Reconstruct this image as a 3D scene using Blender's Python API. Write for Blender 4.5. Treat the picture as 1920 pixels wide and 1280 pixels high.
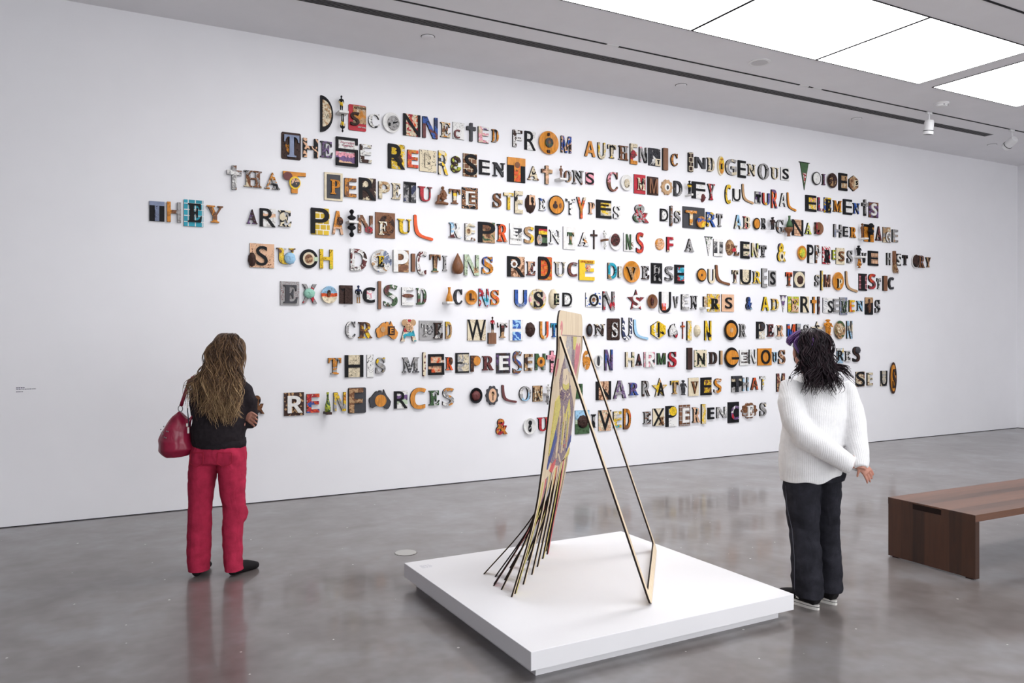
import bpy, bmesh, math, random
from mathutils import Vector, Matrix, noise

sc = bpy.context.scene
COL = sc.collection
R = math.radians
for o in list(bpy.data.objects):
    bpy.data.objects.remove(o)

# ------------------------------------------------------------------ camera
WALL_Y, CEIL_Z, EYE = 7.8406, 4.479, 1.62
YAW = 0.4976
cam = bpy.data.cameras.new('camera'); cam.sensor_width = 36; cam.lens = 1492.18 * 36 / 1920
cam.shift_y = -15.5 / 1920
co = bpy.data.objects.new('camera', cam); COL.objects.link(co)
co.location = (0, 0, EYE); co.rotation_euler = (R(90), 0, -YAW)
sc.camera = co

# ------------------------------------------------------------------ world, light levels, exposure
w = bpy.data.worlds.new('world'); sc.world = w; w.use_nodes = True
w.node_tree.nodes['Background'].inputs[0].default_value = (.8, .82, .9, 1)
w.node_tree.nodes['Background'].inputs[1].default_value = .05
sc.view_settings.view_transform = 'Standard'; sc.view_settings.look = 'None'
sc.view_settings.gamma = 1; sc.view_settings.use_curve_mapping = False
sc.view_settings.exposure = 0.27
PANEL_LIGHT = 6.8          # strength of the luminous ceiling panels
FILL_LIGHT = 4.8         # strength of the added fill panes, unseen behind the viewer

# ------------------------------------------------------------------ materials
def newmat(name):
    m = bpy.data.materials.new(name); m.use_nodes = True
    return m, m.node_tree, m.node_tree.nodes['Principled BSDF']
def N(nt, t, **k):
    n = nt.nodes.new(t)
    for a, v in k.items(): setattr(n, a, v)
    return n
def mathn(nt, op, a, b=None):
    n = N(nt, 'ShaderNodeMath', operation=op)
    for i, v in enumerate((a, b)):
        if v is None: continue
        if isinstance(v, (int, float)): n.inputs[i].default_value = v
        else: nt.links.new(v, n.inputs[i])
    return n.outputs[0]
def ramp(nt, fac, stops, const=False):
    r = N(nt, 'ShaderNodeValToRGB'); r.color_ramp.interpolation = 'CONSTANT' if const else 'LINEAR'
    e = r.color_ramp.elements
    while len(e) < len(stops): e.new(.5)
    for k, (p_, c) in enumerate(stops):
        e[k].position = p_; e[k].color = (*c, 1)
    nt.links.new(fac, r.inputs[0])
    return r.outputs[0]
def noisen(nt, vec, scale, detail=3, rough=.55, dist=0):
    n = N(nt, 'ShaderNodeTexNoise'); n.inputs['Scale'].default_value = scale
    n.inputs['Detail'].default_value = detail; n.inputs['Roughness'].default_value = rough
    n.inputs['Distortion'].default_value = dist
    nt.links.new(vec, n.inputs['Vector']); return n.outputs['Fac']
def coords(nt, kind='Object', loc=(0, 0, 0), scale=(1, 1, 1)):
    t = N(nt, 'ShaderNodeTexCoord'); mp = N(nt, 'ShaderNodeMapping')
    mp.inputs['Location'].default_value = loc; mp.inputs['Scale'].default_value = scale
    nt.links.new(t.outputs[kind], mp.inputs[0]); return mp.outputs[0]
def bump(nt, bs, h, strength, dist=.01):
    b = N(nt, 'ShaderNodeBump'); b.inputs['Strength'].default_value = strength; b.inputs['Distance'].default_value = dist
    nt.links.new(h, b.inputs['Height']); nt.links.new(b.outputs[0], bs.inputs['Normal'])
def plain(name, c, rough=.5, var=.0, vscale=20, metal=0, bmp=0):
    m, nt, bs = newmat(name)
    bs.inputs['Base Color'].default_value = (*c, 1); bs.inputs['Roughness'].default_value = rough
    bs.inputs['Metallic'].default_value = metal
    bs.inputs['Specular IOR Level'].default_value = .5 if rough < .5 else .15
    if var or bmp:
        f = noisen(nt, coords(nt), vscale)
        if var:
            nt.links.new(ramp(nt, f, [(.3, tuple(x * (1 - var) for x in c)), (.7, tuple(min(1, x * (1 + var)) for x in c))]), bs.inputs['Base Color'])
        if bmp: bump(nt, bs, f, bmp)
    return m

PAL = dict(K=(.012, .012, .014), A=(.05, .05, .058), W=(.76, .75, .73), C=(.70, .61, .44), E=(.72, .44, .28), T=(.47, .29, .15),
           O=(.62, .24, .03), X=(.72, .10, .025), B=(.20, .085, .04), D=(.055, .03, .025), M=(.15, .045, .045), R=(.46, .025, .04),
           P=(.78, .33, .40), Y=(.78, .52, .03), L=(.50, .55, .06), G=(.06, .12, .055), Z=(.48, .58, .42), I=(.30, .56, .45),
           Q=(.03, .36, .48), U=(.035, .10, .38), N=(.03, .04, .10), H=(.22, .26, .38), J=(.33, .55, .74), V=(.16, .09, .22), S=(.36, .35, .35))
CNAME = dict(K='black', A='charcoal', W='white', C='cream', E='peach', T='tan', O='orange', X='vermilion', B='brown', D='dark brown',
             M='maroon', R='red', P='pink', Y='yellow', L='lime', G='dark green', Z='pale green', I='mint green', Q='teal', U='blue',
             N='navy', H='slate blue', J='sky blue', V='purple', S='grey')
_mats = {}
def pm(spec):
    """pattern letter + palette letters -> a material"""
    if spec in _mats: return _mats[spec]
    rnd = random.Random(spec); off = tuple(rnd.uniform(-9, 9) for _ in range(3))
    k, cs = spec[0], [PAL[c] for c in spec[1:]]
    m, nt, bs = newmat('paint_' + spec)
    bs.inputs['Roughness'].default_value = .5; bs.inputs['Specular IOR Level'].default_value = .12 if 'K' in spec or 'D' in spec else .25
    v = coords(nt, 'Object', off)
    L = nt.links.new
    n_ = len(cs)
    if k == 'p':
        c = cs[0]; f = noisen(nt, v, 25)
        col = ramp(nt, f, [(.3, tuple(x * .86 for x in c)), (.7, tuple(min(1, x * 1.1) for x in c))])
        if spec == 'pK': bs.inputs['Roughness'].default_value = .55
    elif k == 'g':
        c = cs[0]; v2 = coords(nt, 'Object', off, (22, 22, 3))
        f = noisen(nt, v2, 1.6, 5, .65, 1.2)
        col = ramp(nt, f, [(.28, tuple(x * .55 for x in c)), (.5, c), (.72, tuple(min(1, x * 1.3) for x in c))])
        bs.inputs['Roughness'].default_value = .33
    elif k == 'n':
        # patches of print colour, a thin dark drawing line over them and a little wear
        f = noisen(nt, v, 8.5, 4, .62, .5)
        dark = 'K' in spec and n_ > 1
        oc = [PAL[c] for c in spec[1:] if c != 'K'] if dark else cs
        seq = list(oc) if len(oc) > 2 else [oc[i % len(oc)] for i in range(2 * len(oc) if len(oc) > 1 else 1)]
        q = len(seq)
        st_ = [(0 if i == 0 else .5 + .34 * (i / q - .5), seq[i]) for i in range(q)]
        if dark: st_ = [(0, PAL['K']), (.40 if n_ < 3 else .375, seq[0])] + [s_ for s_ in st_[1:] if s_[0] > .42]
        col = ramp(nt, f, st_, True)
        g_ = noisen(nt, v, 13, 2, .5, .5)
        line = mathn(nt, 'LESS_THAN', mathn(nt, 'FRACT', mathn(nt, 'MULTIPLY', g_, 9)), .16)
        line = mathn(nt, 'MULTIPLY', line, mathn(nt, 'GREATER_THAN', noisen(nt, v, 9, 1), .44))
        tint = mathn(nt, 'SUBTRACT', 1.0, mathn(nt, 'MULTIPLY', line, .78))
        f2 = noisen(nt, v, 30, 3)
        mx = N(nt, 'ShaderNodeMix', data_type='RGBA', blend_type='MULTIPLY'); mx.inputs[0].default_value = 1
        L(col, mx.inputs[6]); L(ramp(nt, f2, [(.3, (.62, .6, .58)), (.55, (1, 1, 1))]), mx.inputs[7])
        m2 = N(nt, 'ShaderNodeMix', data_type='RGBA', blend_type='MULTIPLY'); m2.inputs[0].default_value = 1
        L(mx.outputs[2], m2.inputs[6]); L(tint, m2.inputs[7]); col = m2.outputs[2]
    elif k == 'v':
        t = N(nt, 'ShaderNodeTexVoronoi'); t.inputs['Scale'].default_value = 26; L(v, t.inputs['Vector'])
        s = N(nt, 'ShaderNodeSeparateColor'); L(t.outputs['Color'], s.inputs[0])
        col = ramp(nt, s.outputs[0], [(i / n_, cs[i]) for i in range(n_)], True)
    elif k == 'd':
        t = N(nt, 'ShaderNodeTexVoronoi'); t.inputs['Scale'].default_value = 30; L(v, t.inputs['Vector'])
        seq = [cs[1]] + [cs[0]] * 1
        if n_ > 2: seq = [cs[2], cs[1], cs[0]]
        col = ramp(nt, t.outputs['Distance'], [(0 if i == 0 else .22 + .2 * i if n_ > 2 else .36, seq[i]) for i in range(len(seq))], True)
    elif k == 'w':
        t = N(nt, 'ShaderNodeTexWave', bands_direction='DIAGONAL'); t.inputs['Scale'].default_value = 7
        t.inputs['Distortion'].default_value = 9; t.inputs['Detail'].default_value = 1.5; t.inputs['Detail Scale'].default_value = 2.5
        L(v, t.inputs['Vector'])
        col = ramp(nt, t.outputs['Fac'], [(0 if i == 0 else .18 + .64 * i / n_, cs[i]) for i in range(n_)], True)
    elif k == 'l':
        f = noisen(nt, v, 11, 3, .5, .6)
        fr = mathn(nt, 'FRACT', mathn(nt, 'MULTIPLY', f, 11))
        line = mathn(nt, 'LESS_THAN', fr, .17)
        gate = mathn(nt, 'GREATER_THAN', noisen(nt, v, 8, 1), .46)
        fac = mathn(nt, 'MULTIPLY', line, gate)
        mx = N(nt, 'ShaderNodeMix', data_type='RGBA'); L(fac, mx.inputs[0])
        mx.inputs[6].default_value = (*cs[0], 1); mx.inputs[7].default_value = (*cs[1], 1); col = mx.outputs[2]
        if n_ > 2:
            m2 = N(nt, 'ShaderNodeMix', data_type='RGBA'); L(mathn(nt, 'GREATER_THAN', noisen(nt, v, 9, 2, .5, 1), .58), m2.inputs[0])
            L(col, m2.inputs[6]); m2.inputs[7].default_value = (*cs[2], 1); col = m2.outputs[2]
    elif k in 'hx':
        g = coords(nt, 'Generated'); s = N(nt, 'ShaderNodeSeparateXYZ'); L(g, s.inputs[0])
        f = s.outputs['Z' if k == 'h' else 'X']
        f = mathn(nt, 'ADD', f, mathn(nt, 'MULTIPLY', mathn(nt, 'SUBTRACT', noisen(nt, v, 18, 3), .5), .3))
        seq = cs[::-1] if k == 'h' else cs
        col = ramp(nt, f, [(i / n_, seq[i]) for i in range(n_)], True)
        f2 = noisen(nt, v, 38, 2)
        mx = N(nt, 'ShaderNodeMix', data_type='RGBA', blend_type='MULTIPLY'); mx.inputs[0].default_value = 1
        L(col, mx.inputs[6]); L(ramp(nt, f2, [(.40, (.6, .57, .55)), (.5, (1, 1, 1))]), mx.inputs[7]); col = mx.outputs[2]
    elif k == 'k':
        t = N(nt, 'ShaderNodeTexBrick'); t.inputs['Scale'].default_value = 9
        t.inputs['Mortar Size'].default_value = .035; t.offset = 0 if spec[1] == 'Q' else .5
        t.inputs['Brick Width'].default_value = .55; t.inputs['Row Height'].default_value = .5
        rot = N(nt, 'ShaderNodeMapping'); rot.inputs['Rotation'].default_value = (R(90), 0, 0); L(v, rot.inputs[0]); L(rot.outputs[0], t.inputs['Vector'])
        t.inputs['Color1'].default_value = (*cs[0], 1); t.inputs['Color2'].default_value = (*tuple(x * .6 for x in cs[0]), 1)
        t.inputs['Mortar'].default_value = (*cs[1], 1); col = t.outputs['Color']
        if n_ > 2:
            m2 = N(nt, 'ShaderNodeMix', data_type='RGBA'); L(mathn(nt, 'GREATER_THAN', noisen(nt, v, 12, 2, .5, 1), .56), m2.inputs[0])
            L(col, m2.inputs[6]); m2.inputs[7].default_value = (*cs[2], 1); col = m2.outputs[2]
    L(col, bs.inputs['Base Color'])
    _mats[spec] = m
    return m
EDGE = plain('black_edge', (.014, .013, .013), .55)
WHITE = plain('white_paint', (.80, .795, .80), .6)

# ------------------------------------------------------------------ object helpers
def tag(o, label=None, cat=None, group=None, kind=None):
    if label: o['label'] = label
    if cat: o['category'] = cat
    if group: o['group'] = group
    if kind: o['kind'] = kind
    return o
def link(name, me, mats, parent=None, loc=None, rz=0):
    o = bpy.data.objects.new(name, me); COL.objects.link(o)
    for m in (mats if isinstance(mats, (list, tuple)) else [mats]): me.materials.append(m)
    if parent: o.parent = parent
    if loc: o.location = loc
    if rz: o.rotation_euler = (0, 0, rz)
    return o
def mesh(name, verts, faces, mi=None, smooth=False):
    me = bpy.data.meshes.new(name); me.from_pydata([tuple(v) for v in verts], [], [tuple(f) for f in faces]); me.update()
    if mi is not None: me.polygons.foreach_set('material_index', mi)
    if smooth: me.polygons.foreach_set('use_smooth', [True] * len(me.polygons))
    return me
def empty(name, loc=(0, 0, 0), rz=0):
    o = bpy.data.objects.new(name, None); COL.objects.link(o); o.location = loc; o.rotation_euler = (0, 0, rz)
    o.empty_display_size = .1
    return o
def boxes(bs):
    """[(x0,x1,y0,y1,z0,z1)] -> verts, faces"""
    V, F = [], []
    for x0, x1, y0, y1, z0, z1 in bs:
        b = len(V)
        V += [(x0, y0, z0), (x1, y0, z0), (x1, y1, z0), (x0, y1, z0), (x0, y0, z1), (x1, y0, z1), (x1, y1, z1), (x0, y1, z1)]
        F += [(b, b + 3, b + 2, b + 1), (b + 4, b + 5, b + 6, b + 7), (b, b + 1, b + 5, b + 4), (b + 1, b + 2, b + 6, b + 5),
              (b + 2, b + 3, b + 7, b + 6), (b + 3, b, b + 4, b + 7)]
    return V, F
def box(name, bs, m, parent=None, loc=None, bev=0, rz=0):
    V, F = boxes(bs if isinstance(bs, list) else [bs])
    me = mesh(name, V, F)
    if bev:
        bm = bmesh.new(); bm.from_mesh(me)
        bmesh.ops.bevel(bm, geom=bm.edges[:], offset=bev, segments=2, affect='EDGES', profile=.5)
        bm.to_mesh(me); bm.free()
    return link(name, me, m, parent, loc, rz)
def lathe_vf(prof, n=24):
    V, F = [], []
    for r, z in prof:
        for i in range(n):
            a = 2 * math.pi * i / n; V.append((r * math.cos(a), r * math.sin(a), z))
    for j in range(len(prof) - 1):
        for i in range(n):
            a, b = j * n + i, j * n + (i + 1) % n
            F.append((a, b, b + n, a + n))
    F.append(tuple(range(n))[::-1]); F.append(tuple((len(prof) - 1) * n + i for i in range(n)))
    return V, F
def tube_vf(path, radii, n=10, side=(1, 0, 0)):
    """loft of elliptical rings along a path; radii: r or (r_side, r_other)"""
    P = [Vector(p) for p in path]; V, F = [], []
    s = Vector(side)
    for i, p in enumerate(P):
        t = (P[min(i + 1, len(P) - 1)] - P[max(i - 1, 0)]).normalized()
        a = (s - t * s.dot(t))
        if a.length < 1e-4: a = t.orthogonal()
        a.normalize(); s = a; b = t.cross(a)
        r = radii[i]; ra, rb = r if isinstance(r, tuple) else (r, r)
        for k in range(n):
            th = 2 * math.pi * k / n
            V.append(p + a * (ra * math.cos(th)) + b * (rb * math.sin(th)))
    for i in range(len(P) - 1):
        for k in range(n):
            q, u = i * n + k, i * n + (k + 1) % n
            F.append((q, u, u + n, q + n))
    F.append(tuple(range(n))[::-1]); F.append(tuple((len(P) - 1) * n + k for k in range(n)))
    return V, F
def ball_vf(c, r, n=16, m=10):
    """ellipsoid"""
    V, F = [], []; rx, ry, rz = r if isinstance(r, tuple) else (r, r, r)
    V.append((c[0], c[1], c[2] - rz))
    for j in range(1, m):
        ph = -math.pi / 2 + math.pi * j / m
        for i in range(n):
            a = 2 * math.pi * i / n
            V.append((c[0] + rx * math.cos(ph) * math.cos(a), c[1] + ry * math.cos(ph) * math.sin(a), c[2] + rz * math.sin(ph)))
    V.append((c[0], c[1], c[2] + rz)); top = len(V) - 1
    for i in range(n): F.append((0, 1 + (i + 1) % n, 1 + i))
    for j in range(m - 2):
        for i in range(n):
            a, b = 1 + j * n + i, 1 + j * n + (i + 1) % n
            F.append((a, b, b + n, a + n))
    k = 1 + (m - 2) * n
    for i in range(n): F.append((top, k + i, k + (i + 1) % n))
    return V, F
def merge(parts):
    V, F = [], []
    for v, f in parts:
        b = len(V); V += [tuple(x) for x in v]; F += [tuple(i + b for i in q) for q in f]
    return V, F
def organic(name, parts, voxel, smooth=4, factor=.5):
    """fuses overlapping lofts into ONE continuous skin"""
    V, F = merge(parts); me = mesh(name, V, F)
    o = bpy.data.objects.new('tmp', me); COL.objects.link(o)
    r = o.modifiers.new('r', 'REMESH'); r.mode = 'VOXEL'; r.voxel_size = voxel; r.adaptivity = 0
    s = o.modifiers.new('s', 'SMOOTH'); s.iterations = smooth; s.factor = factor
    bpy.context.view_layer.update()
    ev = o.evaluated_get(bpy.context.evaluated_depsgraph_get())
    out = bpy.data.meshes.new_from_object(ev); out.name = name
    bpy.data.objects.remove(o); bpy.data.meshes.remove(me)
    out.materials.clear()
    out.polygons.foreach_set('use_smooth', [True] * len(out.polygons))
    return out
def wobble(me, amp, freq, seed=0, axis=None):
    """cloth folds: moves verts along their normals by smooth noise"""
    me.update()
    nr = [v.normal.copy() for v in me.vertices]
    for v, n in zip(me.vertices, nr):
        c = v.co
        q = Vector((c.x * freq[0] + seed, c.y * freq[1], c.z * freq[2]))
        v.co = c + n * (amp * noise.noise(q))
    me.update()

# ------------------------------------------------------------------ the room
wall_m, nt, bs = newmat('wall_white')
f = noisen(nt, coords(nt), 3, 2)
nt.links.new(ramp(nt, f, [(.3, (.805, .80, .825)), (.7, (.82, .815, .84))]), bs.inputs['Base Color']); bs.inputs['Roughness'].default_value = .75
bump(nt, bs, noisen(nt, coords(nt), 90, 2), .02, .002)
ceil_m = plain('ceiling_paint', (.83, .82, .84), .85, .02, 2)

floor_m, nt, bs = newmat('polished_concrete')
L = nt.links.new
v = coords(nt)
big = noisen(nt, v, .9, 3, .55, .8); fine = noisen(nt, v, 3.2, 2, .5, .3); grit = noisen(nt, v, 12, 1)
mixf = mathn(nt, 'ADD', mathn(nt, 'MULTIPLY', big, .55), mathn(nt, 'MULTIPLY', fine, .45))
col = ramp(nt, mixf, [(.33, (.095, .078, .072)), (.5, (.150, .134, .129)), (.67, (.205, .200, .206))])
mx = N(nt, 'ShaderNodeMix', data_type='RGBA', blend_type='MULTIPLY'); mx.inputs[0].default_value = 1
L(col, mx.inputs[6]); L(ramp(nt, grit, [(.3, (.90, .89, .88)), (.7, (1.06, 1.06, 1.07))]), mx.inputs[7])
vo = N(nt, 'ShaderNodeTexVoronoi', voronoi_dimensions='2D'); vo.inputs['Scale'].default_value = 4; L(v, vo.inputs['Vector'])
sp_ = N(nt, 'ShaderNodeSeparateColor'); L(vo.outputs['Color'], sp_.inputs[0])
spk = mathn(nt, 'MULTIPLY', mathn(nt, 'LESS_THAN', vo.outputs['Distance'], mathn(nt, 'MULTIPLY', sp_.outputs[1], .03)), mathn(nt, 'GREATER_THAN', sp_.outputs[0], .72))
m2 = N(nt, 'ShaderNodeMix', data_type='RGBA'); L(spk, m2.inputs[0]); L(mx.outputs[2], m2.inputs[6]); m2.inputs[7].default_value = (.6, .58, .55, 1)
L(m2.outputs[2], bs.inputs['Base Color'])
bs.inputs['Roughness'].default_value = .30; bs.inputs['Specular IOR Level'].default_value = .35
bs.inputs['Coat Weight'].default_value = .45; bs.inputs['Coat Roughness'].default_value = .09
bs.inputs['IOR'].default_value = 1.6
bump(nt, bs, noisen(nt, coords(nt, 'Object', (0, 0, 0), (1, 3, 1)), 2.2, 2), .025, .02)

X0, X1, Y0 = -7.0, 14.11, -6.0
def struct(name, bs_, m): return tag(box(name, bs_, m), kind='structure')
struct('floor', (X0 - .2, X1 + .2, Y0 - .2, WALL_Y + .2, -.2, 0), floor_m)
struct('wall_back', (X0 - .2, X1 + .2, WALL_Y, WALL_Y + .2, 0, CEIL_Z + .2), wall_m)
struct('wall_right', (X1, X1 + .2, Y0, WALL_Y, 0, CEIL_Z + .2), wall_m)
struct('wall_left', (X0 - .2, X0, Y0, WALL_Y, 0, CEIL_Z + .2), wall_m)
struct('wall_front', (X0 - .2, X1 + .2, Y0 - .2, Y0, 0, CEIL_Z + .2), wall_m)
struct('ceiling', (X0, X1, Y0, WALL_Y, CEIL_Z, CEIL_Z + .2), ceil_m)
GAP = plain('shadow_gap', (.03, .03, .035), .8)  # dark strips painted for the shade in the gap at the wall foot
struct('gap_strip_back', (X0, X1, WALL_Y - .003, WALL_Y, 0, .007), GAP)
struct('gap_strip_right', (X1 - .003, X1, Y0, WALL_Y, 0, .007), GAP)

# luminous ceiling panels, flush with the ceiling, one row in view and an added row out of view
emit_m, nt, bs = newmat('luminous_panel')
bs.inputs['Base Color'].default_value = (.8, .8, .8, 1)
bs.inputs['Emission Color'].default_value = (.985, .985, 1, 1); bs.inputs['Emission Strength'].default_value = PANEL_LIGHT
GROOVE = plain('dark_groove', (.02, .02, .022), .7)
def panel(x0, x1, y0, y1, label):
    t = tag(empty('ceiling_light', ((x0 + x1) / 2, (y0 + y1) / 2, CEIL_Z)), label, 'ceiling light', 'luminous ceiling panels')
    a, b = (x1 - x0) / 2, (y1 - y0) / 2
    box('light_frame', [(-a, a, -b, -b + .012, -.006, 0), (-a, a, b - .012, b, -.006, 0), (-a, -a + .012, -b + .012, b - .012, -.006, 0), (a - .012, a, -b + .012, b - .012, -.006, 0)], GROOVE, t)
    box('diffuser', (-a + .012, a - .012, -b + .012, b - .012, -.004, 0), emit_m, t)
xs = [(3.385, 5.07), (5.078, 6.755), (6.763, 8.449), (8.70, 10.385)]
names = ['square ceiling light panel cut by the top edge of the picture', 'big ceiling light panel between two thin dark joints',
         'ceiling light panel ending at the grey cross band', 'ceiling light panel beyond the grey cross band']
for (a, b), s in zip(xs, names): panel(a, b, 4.5135, 5.7978, s)
panel(1.70, 3.377, 4.5135, 5.7978, 'ceiling light panel at the start of the row, above the sculpture')
for x0, s in ((1.70, 'first'), (3.385, 'second'), (5.078, 'third')):  # row added out of view for more light in the room
    panel(x0, x0 + 1.677, .75, 2.0343, s + ' added ceiling light panel of an unseen row above the viewer')

# unseen glowing panes added behind the viewer to brighten the room
fill_m, nt, bs = newmat('fill_glow'); bs.inputs['Base Color'].default_value = (.8, .8, .8, 1)
bs.inputs['Emission Color'].default_value = (.95, .97, 1, 1); bs.inputs['Emission Strength'].default_value = FILL_LIGHT
wn_ = tag(empty('fill_panel_1', (4.6, Y0, 2.0)), kind='structure')
for i in range(5): box('fill_pane', (-6.95 + i * 2.8, -4.25 + i * 2.8, 0, .012, -1.4, 1.4), fill_m, wn_)
box('fill_frame', [(-7.05 + i * 2.8, -6.95 + i * 2.8, 0, .05, -1.5, 1.5) for i in range(6)] + [(-7.05, 7.05, 0, .05, -1.5, -1.4), (-7.05, 7.05, 0, .05, 1.4, 1.5)], GROOVE, wn_)

# ceiling fittings
slot = tag(empty('air_diffuser', (5.0, 6.815, CEIL_Z)), 'long slotted air diffuser in the ceiling along the text wall', 'air vent')
box('diffuser_frame', (-7, 6.55, -.062, .062, -.004, 0), plain('grey_metal', (.33, .32, .33), .5), slot)
for i in range(5):
    y = (i - 2) * .0245
    box('slot', (-6.98, 6.53, y - .0075, y + .0075, -.0055, 0), GROOVE, slot)
trk = tag(empty('lighting_track', (5, 6.47, CEIL_Z)), 'thin black recessed lighting track parallel to the text wall', 'lighting track', 'lighting tracks')
box('channel', (-10, 9.0, -.012, .012, -.004, 0), GROOVE, trk)
for x in (2.05, 4.75, 8.55 - 3.68 + .1):
    box('joint_cover', (x - 5 + 2.6 - .07, x - 5 + 2.6 + .07, -.013, .013, -.006, 0), WHITE, trk)
trk2 = tag(empty('lighting_track', (5, 4.06, CEIL_Z)), 'thin black recessed lighting track on the room side of the light panels', 'lighting track', 'lighting tracks')
box('channel', (-10, 9.0, -.012, .012, -.004, 0), GROOVE, trk2)
discs = ['above the top line of the text', 'above the middle of the text wall', 'above the far end of the text', 'above the far corner']
for x, d in zip((2.95, 6.09, 9.10, 12.16), discs):
    V, F = lathe_vf([(.062, 0), (.062, -.008), (.058, -.012), (.03, -.014)], 28)
    o = link('sprinkler_cover', mesh('sprinkler_cover', V, F), ceil_m, None, (x, 7.13, CEIL_Z))
    tag(o, 'round white sprinkler cover in the ceiling ' + d, 'sprinkler cover', 'ceiling sprinkler covers')
    ring, rf = lathe_vf([(.068, 0), (.068, -.002), (.06, -.002)], 28)
    link('shadow_ring', mesh('shadow_ring', ring, rf), GROOVE, o)
V, F = lathe_vf([(.12, 0), (.12, -.006), (.10, -.01), (.085, -.006), (.085, -.004)], 32)
spk = tag(link('ceiling_speaker', mesh('ceiling_speaker', V, F), WHITE, None, (6.31, 6.14, CEIL_Z)), 'round white speaker flush in the ceiling beside the light panels', 'speaker')
V, F = lathe_vf([(.083, -.0045), (.083, -.007), (.01, -.007)], 28)
link('grille', mesh('grille', V, F), plain('grille_white', (.6, .59, .6), .7), spk)
V, F = lathe_vf([(.085, 0), (.085, -.02), (.07, -.022), (.062, -.045), (.02, -.052)], 28)
sd = tag(link('smoke_detector', mesh('smoke_detector', V, F), WHITE, None, (9.41, 6.14, CEIL_Z)), 'white dome smoke detector on the ceiling near the light panels', 'smoke detector')
box('vent_slot', [(-.045, -.02, -.062, -.05, -.036, -.03), (-.012, .012, -.066, -.05, -.036, -.03), (.02, .045, -.062, -.05, -.036, -.03)], GROOVE, sd)

lamp_white = plain('lamp_white', (.72, .72, .73), .4)
def spot_head(x, label, tilt, turn):
    t = tag(empty('track_spotlight', (x, 6.47, CEIL_Z)), label, 'spotlight', 'white track spotlights')
    box('adapter', (-.05, .05, -.016, .016, -.03, -.002), lamp_white, t, bev=.004)
    V, F = lathe_vf([(.012, -.03), (.012, -.10)], 12); link('stem', mesh('stem', V, F), lamp_white, t)
    V, F = lathe_vf([(.02, .07), (.05, .062), (.058, .03), (.058, -.075), (.062, -.08), (.062, -.12), (.056, -.12), (.05, -.10), (.01, -.095)], 28)
    b = link('lamp_body', mesh('lamp_body', V, F, smooth=False), [lamp_white], t, (0, 0, -.17)); b.rotation_euler = (tilt, 0, turn)
    V, F = lathe_vf([(.050, -.104), (.050, -.101)], 24)
    link('lens', mesh('lens', V, F), GROOVE, b)
    V, F = lathe_vf([(.0635, -.072), (.0635, -.078)], 28); link('ring', mesh('ring', V, F), GROOVE, b)
spot_head(9.65, 'white track spotlight pointing straight down over the diffuser', R(6), R(10))
spot_head(11.5, 'white track spotlight aimed at the wall by the far corner', R(62), R(-15))

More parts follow.
